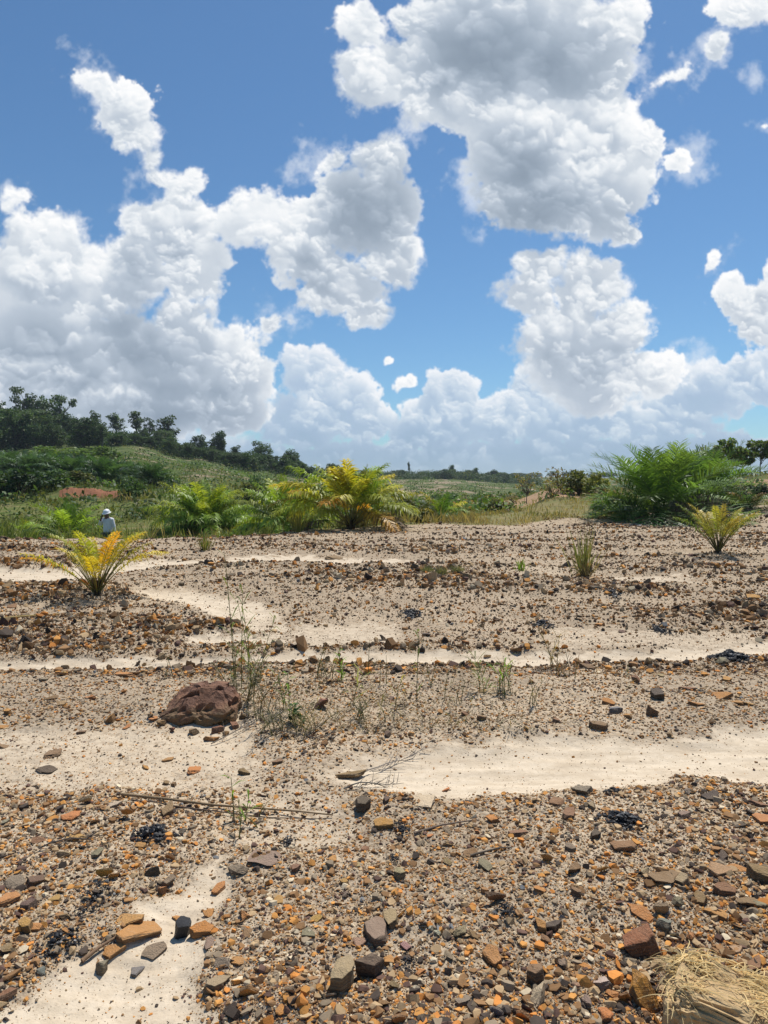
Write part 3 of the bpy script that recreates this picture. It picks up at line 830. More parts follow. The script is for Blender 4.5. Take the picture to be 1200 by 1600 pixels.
# px, py, width, height, shape, colour
HAND = """1003,1548,36,46,w,O 845,1442,20,26,b,o 866,1443,22,22,b,d 840,1513,34,36,w,b 840,1553,28,26,w,c 817,1580,20,42,s,o 947,1582,24,22,o,O 956,1550,24,20,c,o 976,1555,22,30,s,O
938,1533,22,14,w,c 917,1560,18,20,o,g 1003,1423,32,14,s,O 1030,1418,24,26,s,t 1038,1442,24,22,b,B 1053,1455,12,30,p,c 1069,1371,22,24,b,t 1130,1388,25,22,b,b 1152,1355,24,12,s,o
1193,1366,34,32,b,b 1060,1405,22,20,o,g 1092,1401,22,20,b,b 940,1357,22,22,p,o 855,1337,18,24,p,o 898,1352,22,16,b,b 977,1317,34,24,s,b 1188,1275,32,16,s,o 1155,1287,30,10,s,d 887,1270,26,16,b,b
867,1252,25,14,s,b 810,1298,26,16,s,b 1110,1240,26,12,s,d 1185,1253,26,12,s,b 1068,1272,22,14,b,g 1008,1360,14,14,w,t 1037,1367,42,12,s,b 590,1453,46,30,b,g 613,1432,30,20,b,t 623,1365,26,22,b,t
652,1379,12,12,c,o 673,1409,15,12,o,o 683,1454,12,16,o,c 674,1448,11,12,o,c 657,1517,19,16,c,o 673,1521,12,14,c,O 608,1497,18,14,s,o 617,1537,18,20,c,b 622,1588,20,30,s,o 673,1590,17,20,o,o
685,1531,18,14,c,o 775,1577,18,26,s,B 503,1500,14,14,c,o 452,1543,17,26,s,t 439,1577,18,12,s,O 775,1398,32,36,s,b 632,1475,16,14,b,P 601,1283,26,22,w,o 771,1277,24,16,b,O 435,1187,20,10,s,b
697,1232,18,8,s,O 423,1336,52,12,p,g 203,1432,34,16,s,o 163,1362,22,26,p,o 180,1368,14,14,p,O 313,1451,28,28,b,O 337,1535,30,20,b,t 387,1548,26,26,s,o 373,1500,22,12,s,o 157,1503,24,26,w,g
242,1482,32,14,s,g 216,1513,22,12,s,B 175,1483,28,16,s,o 38,1445,22,20,b,o 56,1446,20,14,s,o 262,1372,24,22,o,g 252,1388,18,20,w,o 265,1335,14,24,s,o 235,1360,20,16,w,d 327,1427,19,10,s,O
278,1432,22,12,s,O 343,1384,24,14,s,O 372,1353,32,26,o,g 347,1500,26,24,o,g 328,1470,26,14,s,g 120,1306,26,10,s,o 108,1272,26,18,p,O 135,1246,20,28,s,t 178,1255,22,12,s,c 263,1262,28,20,b,b
80,1177,26,12,s,b 73,1200,26,8,s,d 302,1202,24,10,s,O 228,1197,18,9,s,O 262,1185,18,9,s,o 258,1222,15,10,b,b 272,1224,12,10,b,b 382,1204,18,14,w,b 328,1150,24,16,s,o 198,1134,14,9,s,O
127,1142,14,9,s,b 225,1047,15,13,o,o 198,1053,30,7,s,O 142,1088,14,10,s,O 80,1088,20,14,o,b 97,1096,18,12,o,t 240,1120,16,10,s,o 7,1165,20,9,s,b 952,1095,18,12,w,O 1125,1085,28,14,s,o
1133,1060,22,14,b,o 1073,1073,24,14,s,b 935,1133,24,16,b,b 1020,1110,16,18,w,b 1087,1097,22,12,s,o 868,1125,18,10,b,b 983,1117,18,10,b,o 993,1060,26,18,c,b 1152,1095,16,12,s,o 1170,1098,16,7,s,o
1128,1030,24,14,o,g 917,1040,20,10,b,b 1175,930,24,12,c,o 728,1002,13,11,b,O 693,998,14,8,s,o 777,967,19,11,c,b 555,1037,17,12,c,t 667,990,22,9,c,d 600,997,22,10,c,p 520,870,26,9,s,b
760,1352,26,16,b,g 700,1345,20,14,c,b 735,1330,22,12,s,b 890,1325,24,14,b,g 930,1300,22,14,b,d 1130,1335,20,14,b,d 460,1352,18,12,s,b 520,1340,16,14,s,o 480,1455,22,16,s,g 540,1395,16,14,c,g
150,1330,22,14,o,g 60,1310,22,16,o,b 20,1375,30,22,o,g 15,1400,26,22,s,o 50,1375,24,18,b,p 45,1412,24,20,b,p 10,1480,24,18,c,b 100,1430,20,16,c,b 5,1555,24,14,b,r 65,1515,14,14,o,B
560,1470,20,12,s,t 700,1490,18,14,c,g 720,1450,24,26,o,g 740,1455,22,24,o,b 725,1560,22,16,s,g 880,1500,24,18,o,g 900,1540,20,14,c,t 1080,1490,24,18,o,g 1115,1500,16,12,c,b 1150,1480,20,10,s,t
1185,1425,18,10,s,o 1170,1405,30,16,o,b 1185,1410,20,14,o,g 1095,1510,26,12,s,O 1105,1522,28,12,s,b 1180,1505,26,14,b,b 1135,1535,16,10,s,o 1190,1545,20,12,s,b 985,1500,22,16,o,g 1050,1505,20,16,s,t"""
EXTRA = []
for tok in HAND.split():
    a = tok.split(',')
    put_stone(float(a[0]), float(a[1]), float(a[2]) * 1.06, K[a[4]], CK[a[5]], h=float(a[3]))

# the landmarks among the stones, each with its own words
NAMED = [
    (1010, 1472, 52, 52, 'block', 'reddish', 'large block with flat red top and dark shaded face', 'the red-topped block', 3),
    (538, 1527, 46, 46, 'block', 'tan', 'biggest tan block, worn and scratched, standing in the gravel', 'the biggest tan block', 2),
    (577, 1507, 34, 46, 'block', 'purple-brown', 'tall purple-brown split block with an ochre streak', 'the tall purple-brown block', 5),
    (771, 1495, 30, 30, 'wedge', 'ochre', 'sharp triangular ochre stone casting a dark shadow in grey gravel', 'the triangular ochre stone', 1),
    (218, 1453, 60, 24, 'slab', 'ochre', 'long ochre slab lying along the edge of the pale sand', 'the long ochre slab', 4),
    (913, 1233, 30, 18, 'block', 'grey', 'grey-brown block alone at the lower rim of the wide sand wash', 'the block at the wash rim', 6),
    (543, 1208, 54, 15, 'slab', 'brown', 'flat brown stone lying on bare sand beside a grey dead branch', 'the flat brown stone on sand', 7),
    (658, 1248, 54, 14, 'plate', 'cream', 'long cream mudstone slab sunk in the sand edge', 'the cream mudstone slab', 2),
    (565, 1253, 32, 26, 'block', 'dark', 'dark block with an ochre upper face near the dead branch', 'the dark two-tone block', 8),
    (197, 1268, 24, 28, 'plate', 'orange', 'bright orange plate standing on edge near the dead stem', 'the standing orange plate', 0),
    (1027, 1082, 28, 20, 'block', 'dark', 'dark grey rough block on the middle gravel bank', 'the dark grey bank block', 3),
    (959, 1109, 22, 15, 'block', 'blue-grey', 'blue-grey angular block on the middle gravel bank', 'the blue-grey block', 6),
    (503, 1098, 38, 24, 'chip', 'reddish', 'reddish brown crumbly clod among the thin weeds', 'the clod among the weeds', 2),
    (1123, 1357, 34, 18, 'slab', 'tan', 'tan slab with fine layers like wood grain', 'the layered tan slab', 5),
    (1120, 1424, 36, 14, 'slab', 'orange', 'flat orange slab lying broadest side up on brown gravel', 'the broad orange slab', 6),
]
LAND = []
for (px, py, w, h, k, c, lab, ref, pr) in NAMED:
    put_stone(px, py, w, k, c, label=lab, h=h, proto=pr, sink=.12, tilt=rng.uniform(3, 12))
    LAND.append((ref, px, py))


# gravel: everything too small or too many to count
def gravel():
    base = []
    for i in range(24):
        bm = stone_mesh(['chip', 'slab', 'wedge', 'plate', 'block', 'slab', 'chip', 'pebble'][i % 8], 900 + i, refine=False)
        bmesh.ops.triangulate(bm, faces=bm.faces[:])
        bm.verts.index_update()
        v = np.array([q.co[:] for q in bm.verts]); f = np.array([[q.index for q in fc.verts] for fc in bm.faces])
        bm.free(); base.append((v, f))
    r = np.random.default_rng(5)
    mb = MB()
    X, Yy, S = [], [], []
    for N, lo, hi, fac, smul, a, big in ((90000, 880, 1900, .0040, 2, 2.2, .06), (270000, 1040, 1720, .0018, 1.0, 2.0, .055), (280000, 806, 1060, .0013, .62, 2.0, .15)):
        # evenly over what the eye sees, with a margin at the sides
        px = r.uniform(-330, 1530, N) if smul < 2 else np.where(r.uniform(0, 1, N) < .5, r.uniform(-1100, -330, N), r.uniform(1530, 2300, N)); py = r.uniform(lo, hi, N)
        d = np.stack([(px - 600) / FPX, cP + (800 - py) / FPX * sP, -sP + (800 - py) / FPX * cP], -1)
        t = -CAMZ / d[:, 2]
        x, y = d[:, 0] * t, d[:, 1] * t
        keep = y < edge(np.clip(px, -200, 1400)) + 1.5
        x, y = x[keep], y[keep]
        s = sandmask(x, y); c = cluster(x, y)
        far = sstep(4.5, 7, y)
        dens = (1 - s) ** 1.6 * ((.66 + .5 * c) * (1 - far) + far * (.26 + 1.15 * c ** 1.5)) + .075
        dens *= 1 - .2 * sstep(17, 23, y)
        keep = r.uniform(0, 1, len(x)) < dens
        x, y, s, c = x[keep], y[keep], s[keep], c[keep]
        dist = np.hypot(x, y)
        smin = np.maximum(.0045, fac * dist)
        smax = np.maximum(big * np.where(y < 4.5, .75 + .4 * c, .45 + .75 * c), 1.8 * smin)
        U = r.uniform(0, 1, len(x))
        size = (smin ** -a + U * (smax ** -a - smin ** -a)) ** (-1 / a)
        X.append(x); Yy.append(y); S.append(size * np.where(s > .4, .55, 1))
    x, y, size = np.concatenate(X), np.concatenate(Yy), np.concatenate(S)
    z = H(x, y)
    names = ['grey', 'tan', 'brown', 'ochre', 'purple-brown', 'dark', 'cream', 'orange', 'blue-grey']
    pr = np.array([.16, .20, .25, .13, .09, .12, .05, .055, .01])
    ci = r.choice(len(names), len(x), p=pr / pr.sum())
    colr = np.array([PAL[q] for q in names])[ci] * r.uniform(.75, 1.2, (len(x), 1))
    colr = np.where((y > 6)[:, None] & (r.uniform(0, 1, (len(x), 1)) < .4), colr * .55, colr)  # some farther stones darkened, painting in the shade of their backlit fronts
    bi = r.integers(0, len(base), len(x))
    for i, (v, f) in enumerate(base):
        k = np.nonzero(bi == i)[0]
        if not len(k): continue
        n = len(k)
        th = r.uniform(0, 2 * np.pi, n); ph = np.abs(r.normal(0, .55, n))
        ct, st, cp_, sp_ = np.cos(th), np.sin(th), np.cos(ph), np.sin(ph)
        Rm = np.zeros((n, 3, 3))
        Rm[:, 0, 0] = ct; Rm[:, 0, 1] = -st * cp_; Rm[:, 0, 2] = st * sp_
        Rm[:, 1, 0] = st; Rm[:, 1, 1] = ct * cp_; Rm[:, 1, 2] = -ct * sp_
        Rm[:, 2, 1] = sp_; Rm[:, 2, 2] = cp_
        P = np.einsum('nij,vj->nvi', Rm, v) * size[k][:, None, None]
        P[..., 2] *= np.where(y[k] > 6, 1.45, 1.0)[:, None]
        P += np.stack([x[k], y[k], z[k] + size[k] * .12], -1)[:, None]
        F = (f[None] + (np.arange(n) * len(v))[:, None, None]).reshape(-1, 3)
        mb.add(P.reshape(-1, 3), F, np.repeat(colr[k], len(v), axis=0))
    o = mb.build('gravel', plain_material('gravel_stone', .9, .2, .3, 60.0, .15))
    return tag(o, kind='stuff')


gravel()


# ------------------------------------------------------------------ more separate stones up to the number one can still pick out
def more_stones(target):
    r = np.random.default_rng(31)
    taken = [(q[1], q[2], q[3]) for q in STONES]
    tries = 0
    while len(STONES) < target and tries < 9000:
        tries += 1
        px = r.uniform(4, 1196); py = r.choice([r.uniform(1230, 1596), r.uniform(1045, 1160), r.uniform(905, 1020)], p=[.72, .20, .08])
        d = ray(px, py); t = -CAMZ / d[2]
        if float(sandmask(np.array([d[0] * t]), np.array([d[1] * t]))[0]) > .35: continue
        if px > 1030 and py > 1500: continue
        w = r.uniform(13, 24) * (.62 + .38 * (py - 900) / 700)
        if any(abs(px - a) < (w + c) * .62 and abs(py - b) < (w + c) * .5 for a, b, c in taken): continue
        taken.append((px, py, w))
        kind = r.choice(['slab', 'block', 'wedge', 'chip', 'plate', 'pebble'], p=[.34, .15, .12, .24, .11, .04])
        col = r.choice(['ochre', 'tan', 'grey', 'brown', 'orange', 'purple-brown', 'dark'], p=[.30, .14, .08, .24, .15, .06, .03])
        put_stone(px, py, w, kind, col)


more_stones(284)
# ------------------------------------------------------------------ coal, boulder, sticks, straw clod
M_DRY = leaf_material('dry_plant', .15, .8, .1, .12)
M_WOOD = plain_material('dead_wood', .9, .15, .35, 30.0, .3)
M_EARTH = plain_material('dry_earth', .95, .1, .45, 14.0, .9)


_chips = []
for _i in range(10):
    bm = stone_mesh('chip', 7000 + _i, refine=False); bmesh.ops.triangulate(bm, faces=bm.faces[:]); bm.verts.index_update()
    _chips.append((np.array([q.co[:] for q in bm.verts]), np.array([[q.index for q in fc.verts] for fc in bm.faces]))); bm.free()


def coal_heap(px, py, w, h, label, n=None, name='coal_heap'):
    """crumbled coal spilled in one spot: one body of black crumbs"""
    x, y, z = hit(px, py)
    dist = math.hypot(x, y, CAMZ); s = w / FPX * dist
    depth = max(s * .35, h / FPX * dist * dist / CAMZ * .5)
    r = np.random.default_rng(int(px * 7 + py))
    mb = MB()
    n = n or 170
    th = np.linspace(0, 2 * np.pi, 18, endpoint=False)
    for q in range(1):
        jag = r.uniform(.7, 1.05, 18)
        ring = [np.stack([np.cos(th) * s * .5 * f * jag, np.sin(th) * depth * .95 * f * jag, H(x + np.cos(th) * s * .5 * f * jag, y + np.sin(th) * depth * f * jag) - z + s * .07 * (1 - f) - .004], -1) for f in (1.0, .7, .35)]
        V0 = np.concatenate(ring + [np.array([[0, 0, s * .07]])]); i0 = np.arange(18); i1 = (i0 + 1) % 18
        n0 = mb.n
        mb.add(V0, np.concatenate([np.stack([i0 + 18 * a, i1 + 18 * a, i1 + 18 * a + 18, i0 + 18 * a + 18], -1) for a in (0, 1)]), (.02, .02, .02))
        mb.F[3].append(np.stack([i0 + 36, i1 + 36, np.full(18, 54)], -1) + n0)
    for i in range(n):
        v, f = _chips[i % 10]
        a, d = r.uniform(0, 6.28), r.uniform(0, 1) ** .6 * r.choice([1, 1, 1.35])
        ox, oy = math.cos(a) * d * s * .52, math.sin(a) * d * depth
        k = s * r.uniform(.14, .5) ** 2 * (1.15 - .5 * d)
        hz = Hs(x + ox, y + oy) - z + .004 + s * .15 * max(0, 1 - d) * r.uniform(.2, 1)
        mb.add(v * k + np.array([ox, oy, hz]), f, (.02, .02, .02))
    o = mb.build(name, M_COAL); o.location = (x, y, z)
    return tag(o, label, 'coal heap', 'heaps of crumbled coal')


COAL = [
    (968, 1282, 64, 22, 'widest heap of crumbled black coal, on gravel beneath the wide sand wash', 'the widest coal heap'),
    (957, 1236, 26, 9, 'small heap of black coal crumbs at the gravel edge of the wide wash', 'the coal crumbs at the wash edge'),
    (242, 1303, 60, 22, 'shiny black coal heap in front of the long dead stem', 'the coal heap by the stem'),
    (627, 1298, 28, 30, 'coal heap spilled behind two ochre stones near the grey branch', 'the coal heap by the grey branch'),
    (450, 1318, 22, 20, 'round black coal lump of crumbs alone on pale gravel', 'the lone round coal lump'),
    (613, 1343, 18, 18, 'little pile of coal beside a tan block in the gravel', 'the little coal pile'),
    (145, 1408, 32, 36, 'coal crumbs strewn under ochre plates in the stony patch beside the sand gully', 'the coal under the ochre plates'),
    (90, 1475, 44, 34, 'scattered dusty coal smear on stony ground above the pale gully', 'the dusty coal smear'),
    (790, 1425, 28, 26, 'coal pile beside the upright striped brown stones', 'the coal by the striped stones'),
    (640, 1503, 22, 26, 'coal pieces wedged under a pinkish block in the gravel', 'the coal under the pink block'),
    (642, 959, 34, 15, 'flat black coal mound in the middle of the far gravel bar', 'the coal mound on the far bar'),
    (847, 975, 34, 11, 'low wide coal spill on the far gravel bar beside ochre chips', 'the wide coal spill'),
    (1033, 986, 26, 11, 'dark coal heap near the narrow sand ribbon on the far bar', 'the coal heap near the ribbon'),
    (955, 925, 22, 9, 'tiny coal heap below the tall grass tuft', 'the tiny coal heap'),
    (1090, 1079, 13, 14, 'small black coal lump between ochre slabs on the middle bank', 'the coal lump on the bank'),
    (1140, 1030, 60, 6, 'thin strip of coal crumbs along the bank crest', 'the coal strip on the crest'),
]
for (px, py, w, h, lab, ref) in COAL:
    coal_heap(px, py, w, h, lab)
    LAND.append((ref, px, py))


def big_coal(px, py, w, h, label):
    x, y, z = hit(px, py + h * .3)
    s = w / FPX * math.hypot(x, y, CAMZ)
    bm = stone_mesh('block', 4242)
    me = bpy.data.meshes.new('coal_lump'); bm.to_mesh(me); bm.free(); me.materials.append(M_COAL)
    o = bpy.data.objects.new('coal_lump', me); COL.objects.link(o)
    o.location = (x, y, z + s * .3); o.scale = (s, s, s * 1.3); o.rotation_euler = (.3, .2, .4)
    tag(o, label, 'coal lump')


big_coal(288, 1453, 26, 30, 'glossy black coal lump touching an orange block at the gully')
LAND.append(('the glossy coal lump', 288, 1453))


def boulder():
    x, y, z = hit(308, 1116); z -= .045
    s = 118 / FPX * math.hypot(x, y, CAMZ)
    bm = bmesh.new()
    pts = [(-.5, -.12, .02), (-.48, .1, .30), (-.40, -.22, .26), (-.5, -.2, .1), (-.22, -.30, .38), (-.25, .25, .62), (.02, -.05, .72), (.05, .28, .74), (.28, -.05, .74), (.36, .22, .70), (.5, .1, .48), (.5, -.15, .40),
           (.42, -.28, .28), (.1, -.34, .36), (-.1, -.36, .1), (.3, -.34, .06), (.5, -.2, .0), (.48, .3, 0), (-.45, .3, 0), (0, -.32, -.15), (0, .3, -.15), (-.5, -.22, -.1), (-.38, -.30, .02)]
    for p in pts: bm.verts.new((p[0], p[1], p[2] * .68 - .05))
    bmesh.ops.convex_hull(bm, input=bm.verts[:])
    bmesh.ops.bevel(bm, geom=bm.edges[:], offset=.03, segments=2, affect='EDGES', clamp_overlap=True)
    bmesh.ops.triangulate(bm, faces=bm.faces[:])
    for _ in range(2): bmesh.ops.subdivide_edges(bm, edges=[e for e in bm.edges if e.calc_length() > .05], cuts=1, use_grid_fill=True)
    bmesh.ops.triangulate(bm, faces=bm.faces[:])
    bm.normal_update()
    for v_ in bm.verts:
        c = v_.co
        k = float(fbm(np.array([c.x * 5 + c.z * 4]), np.array([c.y * 5 + c.z * 5]), 77, 4)[0])
        rid = 1 - abs(float(fbm(np.array([c.x * 3 - c.z * 6]), np.array([c.y * 4 + c.z * 2]), 78, 3)[0]))
        v_.co += v_.normal * (k * .042 - .06 * max(0, rid - .80) / .20)
    me = bpy.data.meshes.new('boulder'); bm.to_mesh(me); bm.free()
    m, t = newmat('ironstone')
    pos = t.n('ShaderNodeTexCoord').outputs['Object']
    nz = t.noise(pos, 4.0, 6.0, .62); nf = t.noise(pos, 16.0, 5.0, .65)
    zz = t.n('ShaderNodeSeparateXYZ', None, i0=pos).outputs[2]
    yel = t.smooth(t.math('SUBTRACT', t.math('MULTIPLY', t.math('SUBTRACT', nz, .5), .9), zz), -.30, -.02)
    col = t.mix(t.smooth(nz, .35, .65), (.14, .062, .034), (.27, .125, .062))
    col = t.mix(t.math('MULTIPLY', t.smooth(nf, .55, .7), .5), col, (.055, .033, .027))
    col = t.mix(yel, col, t.mix(nf, (.11, .065, .03), (.21, .135, .06)))
    col = t.mix(t.math('MULTIPLY', t.smooth(t.noise(pos, 2.6, 3.0), .66, .70), .8), col, (.40, .24, .13))
    p = t.n('ShaderNodeBsdfPrincipled', None, Base_Color=col, Roughness=.78)
    b = t.n('ShaderNodeBump', None, Strength=.6, Distance=.03, Height=t.math('ADD', nf, nz))
    t.t.links.new(b.outputs[0], p.inputs['Normal']); t.out(p.outputs[0])
    me.materials.append(m)
    o = bpy.data.objects.new('boulder', me); COL.objects.link(o)
    o.location = (x, y + .06, z - .02); o.scale = (s, s, s); o.rotation_euler = (0, 0, R(-6))
    tag(o, 'large reddish-brown boulder, the only big rock, beside tall weeds', 'boulder')
    LAND.append(('the big boulder', 310, 1090))


boulder()
for _p in ((252, 1128, 20, 'c'), (270, 1141, 16, 'c'), (300, 1143, 24, 'c'), (338, 1140, 20, 'b'), (365, 1132, 22, 'c'), (352, 1146, 14, 'c'), (236, 1118, 13, 'c'), (380, 1120, 18, 'c')):
    put_stone(_p[0], _p[1], _p[2], K[_p[3]], 'reddish' if _p[0] % 4 else 'brown')


def stick(pts, rad, col, label, name='stick', lift=.006, cat='stick'):
    """a dead stem lying through these photo points"""
    P = []
    for k, (px, py) in enumerate(pts):
        x, y, z = hit(px, py); P.append((x, y, z + lift + .006 * math.sin(k * 2.1)))
    P = np.array(P); q = np.linspace(0, len(P) - 1, len(P) * 5)
    S = np.stack([np.interp(q, np.arange(len(P)), P[:, i]) for i in range(3)], -1)
    S[:, 2] = np.maximum(S[:, 2], H(S[:, 0], S[:, 1]) + rad * .6)
    o0 = S[0].copy(); mb = MB()
    mb.tube(S - o0, np.linspace(rad, rad * .45, len(S)), col, 6)
    o = mb.build(name, M_WOOD, smooth=True); o.location = o0
    return tag(o, label, cat)


stick([(190, 1247), (260, 1256), (330, 1262), (400, 1269), (460, 1275), (520, 1278)], .0075, (.24, .17, .10), 'long thin dead stem lying across pale gravel', 'dead_twig', .02, 'stem')
stick([(205, 1253), (300, 1268), (420, 1279), (510, 1283)], .004, (.12, .09, .07), 'thinner dark dead stem lying against the long pale one', 'dead_twig', .01, 'stem')
LAND.append(('the long dead stem', 350, 1262))
stick([(-10, 970), (40, 966), (92, 961)], .014, (.42, .31, .13), 'pale yellow dead stalk lying on the gravel beside the yellow palm', 'dead_stalk', .02, 'stalk')
stick([(128, 1507), (155, 1488), (186, 1464)], .008, (.22, .14, .085), 'short brown stick pointing at the long ochre slab', 'stick', .012)
stick([(647, 1305), (690, 1294), (745, 1282)], .006, (.17, .13, .10), 'crooked brown twig lying among stones beneath the cream mudstone slab', 'twig', .01, 'twig')
stick([(735, 1340), (780, 1330), (800, 1326)], .005, (.15, .12, .09), 'short grey twig lying in dense brown gravel', 'twig', .01, 'twig')


def dead_branch(px, py, ang, L, label, seed, col=(.16, .145, .13), spread=.5, n=16):
    """a dry branched spray lying on the ground"""
    r = np.random.default_rng(seed)
    x, y, z = hit(px, py); mb = MB()
    c, s = math.cos(ang), math.sin(ang)

    def lay(p):
        p = np.array(p, float)
        p[:, 2] += H(p[:, 0] + x, p[:, 1] + y) - z
        return p
    t = np.linspace(0, 1, 8)
    main = np.stack([t * L * c, t * L * s, .012 + .02 * np.sin(t * 5)], -1)
    mb.tube(lay(main), np.linspace(.0042, .0018, 8), col, 5)
    for i in range(n):
        a = r.uniform(.1, 1); sd = r.choice([-1, 1]) * r.uniform(.2, spread + .3); l = L * r.uniform(.12, .36) * (1.1 - a * .6)
        b = np.array([a * L * c, a * L * s, .014]); d = ang + sd
        tt = np.linspace(0, 1, 5)
        tw = np.stack([b[0] + tt * l * math.cos(d) - tt ** 2 * l * .2 * s * np.sign(sd), b[1] + tt * l * math.sin(d), b[2] + tt * r.uniform(0, .07)], -1)
        mb.tube(lay(tw), np.linspace(.0020, .0008, 5), np.array(col) * r.uniform(.7, 1.3), 4)
    o = mb.build('dead_branch', M_WOOD); o.location = (x, y, z)
    tag(o, label, 'branch')


dead_branch(537, 1236, .5, .34, 'dark grey dead branch with feathery twigs lying on the sand', 3, (.15, .14, .125), .5, 20)
dead_branch(560, 1215, .7, .5, 'thin bleached dead spray stretched across the sand wash', 4, (.30, .26, .22), .35, 18)
dead_branch(330, 1165, .9, .55, 'bare dry twigs spread over pale ground below the boulder', 5, (.20, .165, .13), .6, 14)
dead_branch(415, 1145, -.4, .5, 'tangle of dead grey runners at the foot of the weed clump', 6, (.17, .15, .125), .9, 34)
dead_branch(60, 1330, .5, .3, 'small dark dead twig among ochre stones in the shaded gravel', 7, (.11, .09, .075), .5, 10)
LAND.append(('the grey dead branch', 550, 1230))


def straw_clod():
    """an upturned clod of earth with a mat of dry yellow straw on its top"""
    x, y, z = hit(1122, 1606)
    root = empty('straw_clod', (x, y, z), 'clod of dark earth topped with dry yellow straw', 'clod')
    bm = bmesh.new()
    bmesh.ops.create_icosphere(bm, subdivisions=5, radius=1)
    for v_ in bm.verts:
        c = v_.co.copy()
        k = float(fbm(np.array([c.x * 2 + c.z]), np.array([c.y * 2 - c.z]), 14, 4)[0]); k2 = float(fbm(np.array([c.x * 9 + c.z * 3]), np.array([c.y * 9 + c.z * 7]), 15, 3)[0])
        e = Vector([math.copysign(abs(q) ** .42, q) for q in c])
        v_.co = Vector((e.x * .135, e.y * .12, max(e.z, -.4) * .10 + .02)) * (1 + k * .34 + k2 * .10)
        v_.co.z -= .30 * max(0, v_.co.x) * .8
    me = bpy.data.meshes.new('root_ball'); bm.to_mesh(me); bm.free()
    at = me.attributes.new('tint', 'FLOAT_COLOR', 'POINT')
    at.data.foreach_set('color', np.tile([.50, .355, .19, 1], len(me.vertices)).astype(np.float32))
    me.materials.append(M_EARTH)
    rb = bpy.data.objects.new('root_ball', me); COL.objects.link(rb); rb.parent = root; rb.rotation_euler = (0, 0, R(-28))
    r = np.random.default_rng(2); mb = MB()
    tops = np.array([v_.co[:] for v_ in me.vertices]); rim = np.nonzero((tops[:, 2] > .07) & (tops[:, 1] > -.06))[0]
    ca, sa = math.cos(R(-28)), math.sin(R(-28))
    for i in range(850):
        p = tops[r.choice(rim)]; p = np.array([p[0] * ca - p[1] * sa, p[0] * sa + p[1] * ca, p[2] + .004])
        a = r.normal(-.35, .45) if r.random() < .75 else r.uniform(0, 6.28); L = r.uniform(.04, .11)
        t = np.linspace(0, 1, 7)
        bend = r.normal(0, .18)
        q = np.stack([p[0] + L * t * math.cos(a) - bend * L * t ** 2 * math.sin(a), p[1] + L * t * math.sin(a) + bend * L * t ** 2 * math.cos(a), p[2] + .004 + r.uniform(.0, .18) * L * np.sin(t * 2.6) - L * .25 * t ** 2], -1)
        mb.tube(q, np.linspace(r.uniform(.0011, .0022), .0006, 7), np.array((1.0, .78, .40)) * r.uniform(.55, 1.15), 4, False)
    for i in range(480):                                    # loose straw trailing off over the ground
        a = r.normal(.12, .22); d = r.uniform(.05, .55)
        bx, by = .12 + d * math.cos(a - .1), -.05 + r.normal(0, .05) + d * math.sin(a)
        L = r.uniform(.06, .18); b = a + r.normal(0, .35)
        t = np.linspace(0, 1, 6)
        X, Y_ = bx + L * t * math.cos(b), by + L * t * math.sin(b) + .02 * np.sin(t * 3 + i)
        q = np.stack([X, Y_, H(X + x, Y_ + y) - z + .006 + .012 * np.sin(t * 3.1) * r.random() + max(0, .04 - d * .1) * r.random()], -1)
        mb.tube(q, np.linspace(.0017, .0007, 6), np.array((.98, .80, .48)) * r.uniform(.6, 1.15), 4, False)
    mb.build('straw', M_DRY, root)
    LAND.append(('the straw clod', 1110, 1555))


straw_clod()
# ------------------------------------------------------------------ palms
M_LEAF = leaf_material('palm_leaf', .40, .45, .35, .3, 1.85)
M_TREE = leaf_material('tree_leaf', .34, .55, .25, .5, 1.75)
M_GRASS = leaf_material('grass_blade', .38, .6, .2, .35, 1.3)
M_BARK = plain_material('bark', .9, .15, .35, 12.0, .5)

GREEN, LIME, YEL, ORA, DGRN, BRN, GRY = (.060, .115, .022), (.135, .195, .025), (.36, .29, .024), (.44, .225, .022), (.026, .055, .016), (.15, .10, .06), (.21, .18, .15)


